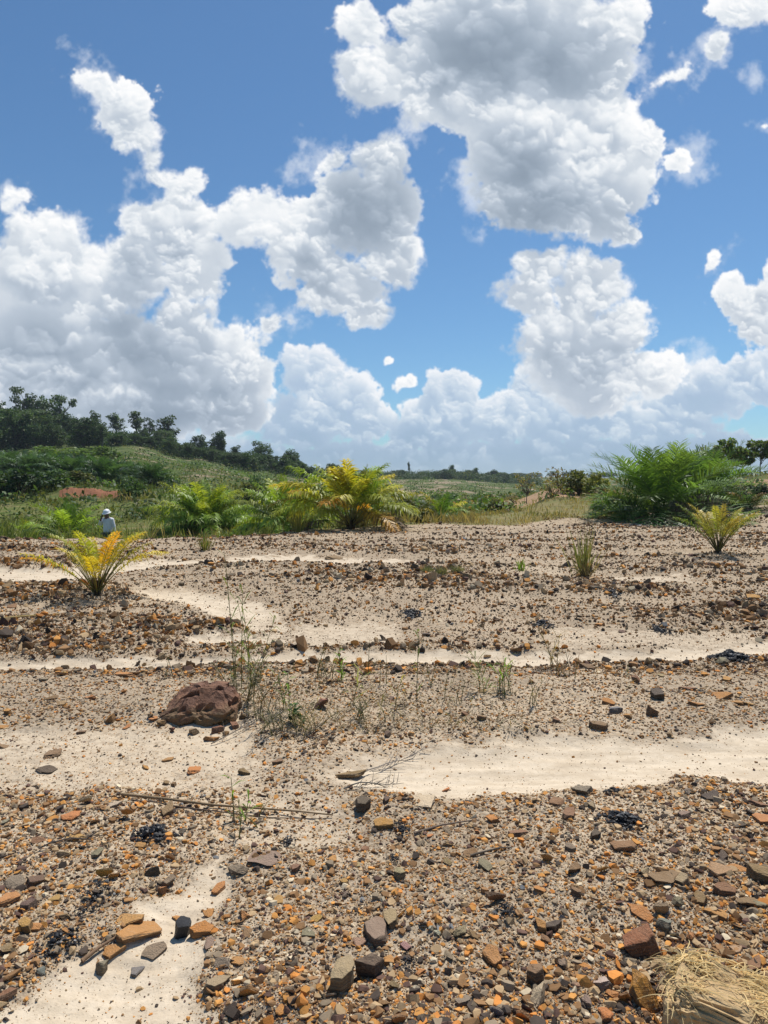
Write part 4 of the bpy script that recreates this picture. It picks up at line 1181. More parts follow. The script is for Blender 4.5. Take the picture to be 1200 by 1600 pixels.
def frond(mb, r, az, el, L, curve, leaf, cols, stalk=.22, pairs=34, lift=.5, droop=.25, rad=.012, bare=0.0, width=.10, twist=0.0, stalkcol=(.09, .07, .035)):
    """one pinnate leaf from the origin: az, starting elevation, length, total downward bend (radians)"""
    n = 16; t = np.linspace(0, 1, n); tone = r.uniform(.65, 1.3)
    e = el - curve * t ** 1.6
    dl = L / (n - 1)
    h = np.concatenate([[0], np.cumsum(np.cos(e[:-1]) * dl)]); z = np.concatenate([[0], np.cumsum(np.sin(e[:-1]) * dl)])
    sway = twist * t ** 2 * L
    ca, sa = math.cos(az), math.sin(az)
    P = np.stack([h * ca - sway * sa, h * sa + sway * ca, z], -1)
    c0, c1 = np.array(cols[0]), np.array(cols[1])
    mb.tube(P, np.linspace(rad, rad * .18, n), np.array(stalkcol) * .5 + c0 * .35, 5)
    if bare >= 1: return P
    u = np.linspace(max(stalk, bare), 1.0, pairs) ** .92
    u = np.clip(u + r.normal(0, .006, pairs), 0, 1)
    B = np.stack([np.interp(u, t, P[:, i]) for i in range(3)], -1)
    T = np.gradient(P, axis=0); T /= np.linalg.norm(T, axis=1, keepdims=True)
    Td = np.stack([np.interp(u, t, T[:, i]) for i in range(3)], -1)
    side0 = np.array([-sa, ca, 0])
    upv = np.cross(Td, side0); upv *= np.sign(upv[:, 2:3] + 1e-6)
    prof = np.sin(np.clip((u - stalk) / (1.02 - stalk), 0, 1) ** .75 * np.pi * .92 + .12) ** .7
    for sgn in (-1, 1):
        ang = r.normal(0, .10, pairs)[:, None]
        fwd = (.55 + .5 * u)[:, None]
        lf = lift + r.normal(0, .22, pairs)[:, None]
        d = side0 * sgn * 1.0 + Td * fwd + upv * lf + np.array([0, 0, 1.0]) * ang
        d /= np.linalg.norm(d, axis=1, keepdims=True)
        w = np.cross(d, upv); w /= np.linalg.norm(w, axis=1, keepdims=True) + 1e-9
        ll = leaf * (prof + .12) * r.uniform(.8, 1.15, pairs)
        k = np.clip(u + r.normal(0, .12, pairs), 0, 1)[:, None]
        col = (c0 * (1 - k) + c1 * k) * r.uniform(.7, 1.3, (pairs, 1)) * tone
        mb.blades(B, d, w, ll, ll * width, droop * r.uniform(.5, 1.5, pairs), col)
    return P


def palm(px, Y, base_py, label, seed, n, L, leaf, el=(25, 85), curve=(.6, 1.5), mixcol=None, stalk=.25, pairs=36, lift=.5, droop=.3, base=.16, name='oil_palm', group=None, dead=0, bare=0, width=.1, rad=.014, parts=True, dz=0.0, az0=0.0, spears=2, stalkcol=(.09, .07, .035), baseh=1.0, lowcol=None):
    r = np.random.default_rng(seed)
    if base_py is not None: x, y, z = hit(px, base_py)
    else: x, y, z = atY(px, Y)
    root = empty(name, (x, y, z - .02 + dz), label, 'palm', group)
    mb = MB()                                                # stout foot made of old leaf bases
    for k in range(14):
        a = k * 2.4 + r.uniform(-.2, .2); q = base * .55
        t = np.linspace(0, 1, 5); sp = q * (.45 + .9 * t ** 1.4)
        mb.tube(np.stack([math.cos(a) * sp, math.sin(a) * sp, (t * 1.5 * r.uniform(.7, 1.2) - .1) * base * baseh], -1), np.linspace(base * .34, base * .10, 5), np.array((.055, .04, .024)) * r.uniform(.6, 1.5), 5)
    mb.build('trunk', M_BARK, root)
    mixcol = mixcol or [(GREEN, LIME)]
    order = np.linspace(0, 1, n)
    crown = None if parts else MB()
    for k in range(n):
        f = order[k]
        mb = MB() if parts else crown
        az = az0 + k * 2.39996 + r.uniform(-.25, .25)
        ee = R(el[1] + (el[0] - el[1]) * f + r.uniform(-6, 6))
        cv = curve[0] + (curve[1] - curve[0]) * f + r.uniform(-.12, .12)
        cols = mixcol[int(r.integers(0, len(mixcol)))]
        if lowcol and f > .45 and r.random() < .2: cols = lowcol
        kind = None
        st = stalk
        ln = L * r.uniform(.82, 1.12) * (.78 + .22 * min(1, f * 3 + .2))
        if k < spears: ee, cv, ln = R(r.uniform(78, 88)), .12, L * .75
        if k >= n - dead: cols = (GRY, BRN); kind = 'dead'; cv += .5
        off = np.array([math.cos(az), math.sin(az), 0]) * base * .25
        m0 = len(mb.V)
        is_bare = k >= n - dead - bare and k < n - dead
        frond(mb, r, az, ee, ln, cv, leaf * r.uniform(.85, 1.1), cols, st, pairs, lift, droop, rad, 1.0 if is_bare else 0.0, width, r.normal(0, .06), (.12, .085, .05) if is_bare or kind else stalkcol)
        for q in range(m0, len(mb.V)): mb.V[q] = mb.V[q] + off + np.array([0, 0, base * .35 * baseh])
        if parts:
            o = mb.build('bare_stalk' if is_bare else 'frond', M_DRY if kind else M_LEAF, root)
            if kind: o['label'] = 'dead grey drooping frond'
            if is_bare: o['label'] = 'dry leafless frond stalk'
    if not parts: crown.build('crown', M_LEAF, root)
    return root


YO = [(LIME, YEL), ((.27, .26, .025), YEL), (YEL, YEL), (LIME, (.27, .27, .03)), ((.36, .28, .024), ORA), (LIME, (.42, .30, .03))]
# the near yellow palm: a vase of thin stalks, only the inner ones still in leaf
def vase_palm(px, base_py, label, seed, height, spread, nleaf, nbare, mixcol, leafy):
    r = np.random.default_rng(seed)
    x, y, z = hit(px, base_py)
    root = empty('young_oil_palm', (x, y, z - .01), label, 'palm')
    mb = MB(); b = .07 * height
    for k in range(16):
        a = k * 2.4; t = np.linspace(0, 1, 5); sp = b * (.35 + .8 * t ** 1.5)
        mb.tube(np.stack([math.cos(a) * sp, math.sin(a) * sp, t * height * .30 * r.uniform(.7, 1.1) - .03], -1), np.linspace(b * .38, b * .14, 5), np.array((.07, .05, .03)) * r.uniform(.6, 1.5), 5)
    mb.build('trunk', M_BARK, root)
    for k in range(nleaf + nbare):
        mb = MB()
        az = k * 2.39996 + .3 + r.uniform(-.2, .2)
        leaf = k < nleaf
        f = k / (nleaf + nbare)
        if leaf: el, cv, L = R(r.uniform(46, 78)), r.uniform(.6, 1.3), height * r.uniform(1.05, 1.38)
        else: el, cv, L = R(r.uniform(52, 68)), r.uniform(.15, .55), height * r.uniform(.85, 1.2)
        cols = mixcol[k % len(mixcol)]
        frond(mb, r, az, el, L, cv, leafy * r.uniform(.8, 1.15), cols, .32, 50, .5, .5, .0085 * height, 0.0 if leaf else 1.0, .085, r.normal(0, .08), (.16, .115, .06))
        if not leaf:                                          # a few shrivelled leaflets stay on
            pass
        o = mb.build('frond' if leaf else 'bare_stalk', M_LEAF if leaf else M_WOOD, root)
        if not leaf: o['label'] = 'dry leafless frond stalk'
    return root


vase_palm(152, 930, 'young yellow oil palm with a vase of bare stalks beside the person', 5, .93, .7, 16, 24, YO, .19)
LAND.append(('the yellow palm', 152, 930))
vase_palm(1122, 864, 'young yellow-green palm alone on bare gravel before the largest palm', 8, 1.12, .8, 17, 22, [(LIME, (.27, .25, .035)), ((.12, .16, .025), LIME), ((.16, .18, .03), YEL), ((.18, .19, .035), (.30, .24, .06))], .22)
LAND.append(('the lone young palm', 1122, 864))

MAIN = [(LIME, (.22, .24, .03)), ((.17, .20, .025), (.24, .22, .03)), ((.13, .18, .022), (.2, .22, .03)), (LIME, (.28, .25, .03)), (LIME, YEL), ((.10, .15, .02), LIME)]
palm(548, None, 826, 'bushy yellow-green palm with orange frond tips at the grass edge', 11, 56, 2.95, .62, (24, 80), (.75, 1.55), MAIN, .34, 46, .3, .45, .26, dead=4, bare=5, stalkcol=(.14, .09, .04), baseh=1.2, lowcol=((.24, .22, .03), (.46, .24, .03)))
palm(452, 29.5, None, 'bright green palm growing partly behind the orange-tipped palm', 12, 42, 2.9, .65, (12, 80), (.55, 1.7), [(LIME, LIME), (GREEN, LIME), ((.16, .2, .03), (.2, .22, .03))], .25, 40, .3, .5, .24)
palm(1032, None, 812, 'largest green palm, broad and dense, with a dead grey frond hanging in front', 13, 58, 3.6, 1.0, (0, 74), (.45, 1.45), [(DGRN, GREEN), (GREEN, (.075, .13, .025)), ((.04, .08, .02), GREEN), ((.06, .11, .022), (.09, .14, .03))], .2, 42, .4, .18, .36, dead=5, width=.062)
_big = [o for o in bpy.data.objects if o.get('label', '').startswith('largest green palm')][0]
for _i, (_az, _el, _L, _c) in enumerate(((-62, 34, 2.9, 1.9), (-48, 22, 2.5, 1.5), (-100, 26, 2.4, 1.8))):
    mb = MB(); frond(mb, np.random.default_rng(90 + _i), R(_az), R(_el), _L, _c, .6, (GRY, BRN), .2, 44, .0, .9, .016, 0, .05, .05, (.2, .15, .1))
    for _q in range(len(mb.V)): mb.V[_q] = mb.V[_q] + np.array([.3, -.35, .55])
    _o = mb.build('frond', M_DRY, _big); _o['label'] = 'dead grey drooping frond'
LAND.append(('the largest palm', 1035, 770))
palm(1098, 36.0, None, 'dark green palm pressed against the back of the largest palm', 14, 46, 3.6, .95, (4, 78), (.5, 1.5), [(DGRN, GREEN), (GREEN, (.08, .14, .03))], .2, 42, .4, .2, .34, width=.062)
palm(318, 34.0, None, 'broad green palm with brown withered fronds hanging around its foot', 15, 56, 3.1, .7, (10, 80), (.6, 1.6), [(GREEN, LIME), (LIME, (.2, .22, .03)), ((.09, .15, .02), LIME)], .22, 40, .25, .5, .3, dead=5)
palm(690, 30.5, None, 'low palm with yellow lower fronds beside a rounded grass bush', 16, 24, 1.5, .4, (10, 82), (.6, 1.7), [(GREEN, LIME), (LIME, YEL), (GREEN, GREEN), (YEL, YEL)], .22, 32, .3, .4, .16)
palm(105, 31.0, None, 'low bright green palm in the grass just behind the person', 17, 30, 2.2, .55, (12, 78), (.5, 1.4), [(GREEN, LIME), (LIME, LIME)], .22, 34, .35, .35, .2)
palm(1168, 33.0, None, 'small dark leaning palm at the foot of the grassy rise', 18, 18, 1.5, .4, (6, 70), (.6, 1.6), [(DGRN, GREEN), (DGRN, BRN)], .2, 30, .3, .4, .2, dead=4)
palm(38, 33.5, None, 'tiny yellow-green palm seedling in tall grass', 19, 9, .95, .26, (40, 82), (.3, .7), [(LIME, YEL), (LIME, LIME)], .2, 20, .3, .25, .08, parts=True)
palm(1010, 30.0, None, 'low bright green palm fronds spread under the largest palm', 20, 16, 2.1, .5, (5, 40), (.3, 1.0), [(GREEN, LIME), ((.08, .15, .02), LIME)], .2, 36, .3, .3, .15)

# rows of older palms at the foot of the hill: one plant, copied
DK = [((.018, .042, .016), (.032, .066, .024)), ((.026, .055, .022), (.05, .09, .04)), ((.016, .036, .016), (.038, .068, .036))]
PP = palm(165, 58.0, None, 'large dark palm standing clear above the red earth bank', 21, 40, 2.9, .8, (5, 84), (.5, 1.5), DK, .18, 34, .5, .3, .36, name='plantation_palm', group='dark palms in rows below the wood', parts=False)
for (px, Y, s, rz, lab) in [
        (14, 66, .95, 1, 'outermost dark palm of the row at the wooded hill foot'), (48, 62, 1.0, 2, 'dark palm second along the row at the wooded hill foot'), (86, 65, .95, 3, 'dark palm in the middle of the row below the wood'),
        (112, 60, 1.0, 4, 'dark palm in the row just before the palm above the red bank'), (135, 68, .9, 5, 'dark palm half hidden behind the palm above the red bank'),
        (205, 66, .8, 1.5, 'smaller dark palm just beyond the palm above the red bank'), (236, 60, .8, .4, 'low dark palm at the end of the row under the grassy slope'),
        (-30, 62, 1, .7, 'dark palm of the row cut by the photo edge'), (70, 74, 1, 2.2, 'dark palm of the back row under the wood edge'), (25, 78, 1, 3.3, 'dark palm of the back row half hidden by the front row')]:
    c = copy_tree(PP); x, y, z = atY(px, Y); c.location = (x, y, z - .05); c.scale = (s, s, s); c.rotation_euler = (0, 0, rz)
    c['label'] = lab


# ------------------------------------------------------------------ trees
def leaf_cloud(mb, r, cen, rad, n, size, cols, flat=.6, up=.35):
    """n leaf sprays through one clump"""
    p = r.normal(size=(n, 3)); p /= np.linalg.norm(p, axis=1, keepdims=True)
    p *= r.uniform(.35, 1, (n, 1)) ** .5
    P = cen + p * np.array([rad, rad, rad * flat])
    d = p + r.normal(0, .6, (n, 3)) + np.array([0, 0, -.1]); d /= np.linalg.norm(d, axis=1, keepdims=True)
    nrm = r.normal(0, .5, (n, 3)) + np.array([0, 0, 1.0])
    w = np.cross(d, nrm); w /= np.linalg.norm(w, axis=1, keepdims=True) + 1e-9
    c = np.array(cols)[r.integers(0, len(cols), n)] * r.uniform(.7, 1.3, (n, 1))
    sz = size * r.uniform(.6, 1.3, n)
    mb.blades(P, d, w, sz, sz * .62, r.uniform(0, .4, n), c, .5)


TG = {'dark': [(.020, .042, .013), (.028, .055, .017), (.036, .062, .020)], 'mid': [(.036, .068, .018), (.05, .085, .022), (.028, .055, .015)], 'grey': [(.05, .072, .032), (.065, .085, .042), (.04, .062, .028)],
      'light': [(.075, .13, .022), (.10, .15, .03), (.055, .10, .02)], 'olive': [(.075, .085, .022), (.10, .10, .03), (.055, .068, .02)], 'red': [(.16, .11, .055), (.11, .11, .035), (.14, .13, .04)]}


def tree(kind, seed, name='forest_tree', Hh=10.0, lod=1.0):
    r = np.random.default_rng(seed)
    root = empty(name, (0, 0, 0))
    wood, crown = MB(), MB()
    bark = (.10, .085, .065)

    def limb(a, b, r0, r1, bend=.12):
        t = np.linspace(0, 1, 6)[:, None]
        P = a * (1 - t) + b * t + np.sin(t * np.pi) * r.normal(0, bend, 3) * np.linalg.norm(b - a) * .6
        wood.tube(P, np.linspace(r0, r1, 6), np.array(bark) * r.uniform(.8, 1.2), 5, False)
    if kind == 'broad':
        tops = np.array([r.normal(0, .3), r.normal(0, .3), Hh * .62]); cl = []
        for i in range(52):
            a = r.uniform(0, 6.28); f = r.uniform(0, 1) ** .5
            cl.append((np.array([math.cos(a) * f * Hh * .34, math.sin(a) * f * Hh * .34, Hh * (.18 + .76 * r.uniform(0, 1) ** .7 * (1 - .4 * f ** 2))]), Hh * r.uniform(.07, .12)))
        cols, flat, n, sz = TG['dark'] + TG['mid'] * 2 + TG['olive'][2:], .7, 80, .42
    elif kind == 'tiers':
        tops = np.array([r.normal(0, .4), r.normal(0, .4), Hh * .9]); cl = []
        for i in range(20):
            a = r.uniform(0, 6.28); f = r.uniform(.15, 1); zt = Hh * r.uniform(.42, .98)
            cl.append((np.array([math.cos(a) * f * Hh * .30, math.sin(a) * f * Hh * .30, zt]), Hh * r.uniform(.06, .11)))
        cols, flat, n, sz = TG['grey'] + TG['dark'], .35, 70, .45
    elif kind == 'round':
        tops = np.array([0, 0, Hh * .6]); cl = []
        for i in range(34):
            p = r.normal(size=3); p /= np.linalg.norm(p); p *= r.uniform(.4, 1)
            cl.append((np.array([p[0] * Hh * .26, p[1] * Hh * .26, Hh * .56 + p[2] * Hh * .38]), Hh * r.uniform(.08, .12)))
        cols, flat, n, sz = TG['dark'] + TG['mid'][:1], .85, 95, .46
    elif kind == 'slender':
        tops = np.array([r.normal(0, .3), 0, Hh * .9]); cl = []
        for i in range(18):
            a = r.uniform(0, 6.28); f = r.uniform(0, 1); zt = Hh * r.uniform(.55, .98)
            cl.append((np.array([math.cos(a) * f * Hh * .16, math.sin(a) * f * Hh * .16, zt]), Hh * r.uniform(.06, .10)))
        cols, flat, n, sz = TG['grey'] + TG['mid'], .7, 70, .45
    elif kind == 'airy':
        tops = np.array([0, 0, Hh * .45]); cl = []
        for i in range(26):
            a = r.uniform(0, 6.28); f = r.uniform(.1, 1); zt = Hh * (.5 + .48 * r.uniform(0, 1) * (1 - .4 * f))
            cl.append((np.array([math.cos(a) * f * Hh * .42, math.sin(a) * f * Hh * .42, zt]), Hh * r.uniform(.05, .09)))
        cols, flat, n, sz = TG['olive'] + TG['light'], .7, int(60 * lod), .22
    elif kind == 'bushy':
        tops = np.array([0, 0, Hh * .4]); cl = []
        for i in range(30):
            a = r.uniform(0, 6.28); f = r.uniform(.1, 1); zt = Hh * (.18 + .8 * r.uniform(0, 1) * (1 - .45 * f))
            cl.append((np.array([math.cos(a) * f * Hh * .40, math.sin(a) * f * Hh * .40, zt]), Hh * r.uniform(.07, .12)))
        cols, flat, n, sz = [(.15, .165, .035), (.11, .135, .03), (.19, .18, .05)], .8, 60, .13
    elif kind == 'thin':
        tops = np.array([0, 0, Hh * .3]); cl = []
        for i in range(30):
            a = r.uniform(0, 6.28); f = r.uniform(.2, 1); zt = Hh * (.35 + .6 * r.uniform(0, 1))
            cl.append((np.array([math.cos(a) * f * Hh * .42, math.sin(a) * f * Hh * .42, zt]), Hh * r.uniform(.05, .1)))
        cols, flat, n, sz = TG['red'] + TG['olive'], .7, 12, .13
    tr = Hh * .022
    limb(np.array([0, 0, -.3]), tops, tr, tr * .4, .05)
    for c, rad in cl:
        h = np.clip((c[2] - Hh * .12) / Hh * .75, .12, tops[2] / Hh) * Hh
        s = tops * (h / tops[2])
        limb(s, c, tr * .33, tr * .10)
        leaf_cloud(crown, r, c, rad, n, sz * Hh / 10 * (1.0 if kind not in ('airy', 'thin', 'bushy') else 10 / Hh), cols, flat)
    wood.build('trunk', M_BARK, root); crown.build('crown', M_TREE, root)
    return root


PROT = {k: [tree(k, 50 + i * 7 + j, Hh=10.0) for j in range(3)] for i, k in enumerate(('broad', 'tiers', 'round', 'slender'))}
_used = set()


def place_tree(kind, v, px, Y, h, label, group=None, rz=None, wide=1.0, name=None):
    src = PROT[kind][v]
    if (kind, v) in _used: o = copy_tree(src)
    else: o = src; _used.add((kind, v))
    x, y, z = atY(px, Y)
    s = h / 10.0
    o.location = (x, y, z - .1); o.scale = (s * wide, s * wide, s); o.rotation_euler = (0, 0, rz if rz is not None else rng.uniform(0, 6.28))
    for k in ('label', 'group', 'category'):
        if k in o: del o[k]
    tag(o, label, 'tree', group)
    return o


# outstanding trees on the skyline of the left hill: px, distance, photo y of the top, kind
def top_h(px, Y, py):
    x, y, z = atY(px, Y)
    return max(1.5, CAMZ - (py - 755) / FPX * Y * 1.0 - z)


for kind, v, px, Y, py, wide, lab in [
        ('tiers', 0, 45, 176, 606, .8, 'tallest layered tree on the hill, thin crown against grey cloud'),
        ('broad', 0, 66, 178, 607, .85, 'tall dark bushy tree rising beside the tallest layered tree'),
        ('tiers', 1, 98, 175, 617, .9, 'tall tree with a flat fan-like top leaning away from the hill'),
        ('tiers', 2, 5, 174, 625, 1.0, 'flat-topped tree rising at the outer end of the hill wood'),
        ('broad', 1, 25, 172, 636, .9, 'dark dense tree below the flat-topped tree at the hill wood end'),
        ('slender', 0, 150, 180, 643, 1.0, 'slim tree poking above the sloping hill canopy'),
        ('slender', 1, 183, 182, 647, 1.5, 'pale feathery tree alone in a gap of the hill skyline'),
        ('slender', 2, 214, 180, 645, 1.3, 'slim grey-green tree first in the standing trio past the gap'),
        ('tiers', 0, 235, 181, 652, .8, 'middle tree of the standing trio on the hill skyline'),
        ('slender', 0, 262, 180, 650, 1.5, 'broad-headed last tree of the standing trio on the hill skyline'),
        ('round', 0, 312, 183, 676, 1.0, 'small dark rounded tree alone on the descending skyline'),
        ('round', 1, 341, 184, 667, 1.05, 'big dark cauliflower-shaped tree on the descending skyline'),
        ('broad', 2, 408, 186, 684, 1.0, 'pale wide tree low on the descending skyline'),
        ('round', 2, 455, 190, 695, .9, 'single round-headed tree near the end of the descending skyline'),
        ('slender', 1, 639, 330, 722, .5, 'lone slim tree with a small top on the distant ridge'),
        ('round', 0, 706, 335, 724, .8, 'dark rounded tree on the distant ridge beside a paler slope'),
        ('round', 1, 742, 330, 728, 1.0, 'tallest dark tree of the distant ridge clump'),
        ('round', 2, 772, 335, 730, 1.0, 'wide dark tree at the end of the distant ridge clump')]:
    place_tree(kind, v, px, Y, top_h(px, Y, py), lab, None, None, wide)

r_ = np.random.default_rng(17)
SKY_P = [-200, 0, 40, 110, 150, 180, 210, 260, 290, 320, 370, 400, 440, 480, 520, 560]
SKY_T = [622, 634, 626, 632, 645, 660, 668, 664, 684, 694, 695, 696, 704, 712, 718, 726]
for i in range(212):                                          # the wood itself
    px = r_.uniform(180, 540) if i % 2 else r_.uniform(-60, 215); Y = r_.uniform(150, 182)
    if px < 195: Y = r_.uniform(132, 200)
    f = r_.uniform(0, 1) ** .8
    py = np.interp(px, SKY_P, SKY_T) + f * (46 if px < 200 else 20) + r_.uniform(-3, 5)
    h = float(np.clip(top_h(px, Y, py), 2.8, 13))
    k = r_.choice(['broad', 'round', 'slender', 'tiers'], p=[.52, .26, .14, .08])
    place_tree(k, int(r_.integers(0, 3)), px, Y, h, 'dark leafy tree packed into the wood covering the green hill', 'trees of the hill wood', None, float(r_.uniform(1.0, 1.6)))
for i in range(52):                                          # ridge far behind the middle palms
    px = r_.uniform(560, 830); Y = r_.uniform(300, 350)
    py = np.interp(px, [560, 620, 660, 700, 760, 800, 830], [738, 734, 736, 733, 736, 740, 745]) + r_.uniform(-3, 8)
    place_tree(r_.choice(['broad', 'round']), int(r_.integers(0, 3)), px, Y, float(np.clip(top_h(px, Y, py), 2.5, 9)), 'dark tree in the line of woodland along the distant low ridge', 'trees of the distant ridge', None, float(r_.uniform(1.4, 2.6)))
for i in range(18):                                          # farthest, bluish
    px = r_.uniform(800, 960); Y = r_.uniform(640, 720)
    py = np.interp(px, [800, 860, 920, 960], [744, 741, 743, 746]) + r_.uniform(-1, 4)
    place_tree('broad', int(r_.integers(0, 3)), px, Y, float(np.clip(top_h(px, Y, py), 6, 14)), 'hazy blue-green tree on the farthest hill behind the bare mound', 'trees of the farthest hill', None, float(r_.uniform(2.0, 3.2)))

for (kind, px, Y, py, seed, nm, lab) in [
        ('bushy', 932, 40, 733, 5, 'small_tree', 'olive-leaved bushy tree squeezed against the side of the largest palm'),
        ('bushy', 1088, 46, 688, 6, 'small_tree', 'leafy tree with a rounded olive crown behind the largest palm'),
        ('airy', 1130, 52, 682, 7, 'small_tree', 'pale open-crowned tree whose thin leaves show sky behind the palms'),
        ('airy', 1160, 58, 700, 10, 'small_tree', 'low bushy tree under the pale open-crowned tree beside the grassy rise'),
        ('thin', 823, 44, 736, 8, 'small_tree', 'sparse half-bare reddish tree standing on the bare mound'),
        ('airy', 1188, 60, 680, 9, 'small_tree', 'dark tree with feathery leaves on top of the grassy rise')]:
    x, y, z = atY(px, Y); h = top_h(px, Y, py)
    o = tree(kind, seed, nm, h, 1.6); o.location = (x, y, z); tag(o, lab, 'tree')


# ------------------------------------------------------------------ shrubs, one by one
def shrub(seed, cols, Hh=1.0, n=26, per=46, leaf=.13):
    r = np.random.default_rng(seed); root = empty('shrub', (0, 0, 0)); cr, st = MB(), MB()
    for i in range(n):
        a = r.uniform(0, 6.28); f = r.uniform(0, 1) ** .6; c = np.array([math.cos(a) * f * .62, math.sin(a) * f * .62, .18 + .72 * r.uniform(0, 1) * (1 - .5 * f * f)]) * Hh
        leaf_cloud(cr, r, c, Hh * r.uniform(.14, .24), per, leaf, cols, .8)
        t = np.linspace(0, 1, 4)[:, None]
        st.tube(np.array([0, 0, -.05]) * (1 - t) + c * t + np.array([0, 0, .1]) * np.sin(t * 3.14), np.linspace(.018, .006, 4), (.11, .09, .06), 4, False)
    cr.build('foliage', M_TREE, root); st.build('stem', M_BARK, root)
    return root


SH = [shrub(1, TG['mid']), shrub(2, TG['light']), shrub(3, TG['olive']), shrub(4, TG['dark']), shrub(5, TG['red'], n=22, per=16, leaf=.09)]
_su = set()
for (k, px, Y, hgt, wide, lab) in [
        (3, 30, 47, 1.9, 1.5, 'large dark leafy shrub at the photo edge below the palm row'), (0, 55, 50, 1.5, 1.3, 'rounded green shrub next to the large dark shrub below the palm row'), (3, 5, 52, 1.8, 1.2, 'dark shrub half cut by the photo edge'),
        (0, 203, 47, 1.5, .9, 'rounded green shrub at the end of the red earth bank'), (2, 118, 52, 1.2, 1.6, 'grey-olive shrub under the palms on the red bank'), (0, 95, 51, 1.3, 1.4, 'olive green shrub standing on the near end of the red bank'),
        (2, 385, 50, 1.6, 1.0, 'thin olive bush on the slope behind the withered palm'), (0, 405, 60, 1.7, 1.2, 'green bush halfway up the grassy slope'),
        (4, 880, 43, 1.7, 1.1, 'brown dry bush on the bare mound beside the olive tree'), (2, 905, 42, 1.5, 1.1, 'olive bush between the dry bush and the olive tree'), (4, 862, 40, 1.1, 1.2, 'low dry bush on the near flank of the bare mound'),
        (2, 780, 40, .8, 1.6, 'low olive bush in dry grass near the bare mound'), (4, 800, 48, .8, 1.6, 'dry low bush on the far shoulder of the bare mound'),
        (1, 955, 33, .9, 1.6, 'bright green low bush beside the foot of the largest palm'), (1, 985, 32, .8, 1.5, 'bright green low bush under the hanging dead frond'),
        (2, 1140, 40, 1.0, 1.5, 'dark olive bush on the reddish slope below the grassy rise'), (3, 1180, 42, .8, 1.4, 'dark bush beside the photo edge on the reddish slope'), (0, 1100, 33, .9, 1.4, 'green undergrowth bush between the two big palms and the lone young palm'),
        (2, 640, 30, 1.15, 1.1, 'rounded grey-green grass-like bush beside the low yellow palm'), (2, 660, 31, .9, 1.2, 'second rounded grey-green bush touching the low yellow palm'),
        (1, 755, 60, 1.0, 1.8, 'yellow-green bush in the hollow before the distant ridge'), (0, 700, 70, 1.2, 2.0, 'green bush on the distant bare slope behind the low palm'),
        (1, 255, 62, 1.6, 1.2, 'light green shrub at the top of the withered palm'), (1, 120, 96, 1.8, 2.4, 'lime-green shrub on the slope just under the hill wood'), (1, 70, 100, 1.8, 2.2, 'lime-green shrub under the tallest trees of the hill'),
        (1, 160, 104, 1.8, 2.2, 'lime-green spreading shrub above the large dark palm')]:
    if k in _su: o = copy_tree(SH[k])
    else: o = SH[k]; _su.add(k)
    x, y, z = atY(px, Y); o.location = (x, y, z); o.scale = (hgt * wide, hgt * wide, hgt); o.rotation_euler = (0, 0, rng.uniform(0, 6.28))
    tag(o, lab, 'shrub')


# ------------------------------------------------------------------ ground cover on the slopes, grass along the terrace
def ground_cover():
    r = np.random.default_rng(77); mb = MB()
    N = 10500
    u = r.uniform(-.72, .72, N); y = np.exp(r.uniform(math.log(38), math.log(330), N))
    # thicker growth inside the hill wood and along the distant ridge
    ua = np.concatenate([r.uniform(-.62, -.05, 1500), r.uniform(-.06, .22, 900)]); ya = np.concatenate([r.uniform(138, 185, 1500), r.uniform(296, 350, 900)])
    k = (ya > 300) | (ya > np.interp(600 + FPX * ua, [0, 190, 210, 540], [138, 140, 160, 168])); ua, ya = ua[k], ya[k]
    u = np.concatenate([u, ua]); y = np.concatenate([y, ya]); thick = np.concatenate([np.zeros(N), np.ones(len(ua))]); N = len(u)
    x = u * y; px = 600 + FPX * u
    s, veg, org, pink = ground_masks(x, y)
    n = fbm(x * .05, y * .05, 83, 4)
    keep = (r.uniform(0, 1, N) < (veg * (1 - .9 * org) * (1 - .8 * pink)) * np.maximum(np.clip(.55 + .9 * n, .12, 1) * np.where((px > 780) & (y < 65), .25, 1), ((y > 140) & (y < 215) & (px < 560)) | (thick > 0)))
    thick = thick[keep]
    x, y, px, n = x[keep], y[keep], px[keep], n[keep]
    z = H(x, y)
    edgewood = sstep(132, 158, y) * (1 - sstep(480, 560, px)) * (y < 215)
    for i in range(len(x)):
        sz = r.uniform(.25, .85) * (1 + y[i] / 160) * (1 + 1.1 * edgewood[i])
        q = n[i] + r.normal(0, .3) - .9 * edgewood[i]
        if thick[i]: sz = r.uniform(.9, 2.0) if y[i] < 250 else r.uniform(1.4, 2.6); q -= .55
        pal = 'red' if px[i] > 560 and y[i] < 70 and r.random() < .35 else 'light' if q > .10 else 'mid' if q > -.1 else 'olive' if q > -.5 and r.random() < .6 else 'dark'
        leaf_cloud(mb, r, np.array([x[i], y[i], z[i] + sz * (.2 if not thick[i] else .7)]), sz, 30 if not thick[i] else 60, min(sz * .36, .34) if not thick[i] else .5, TG[pal], .5 if not thick[i] else .9)
    tag(mb.build('ground_cover', M_TREE), kind='stuff')


ground_cover()


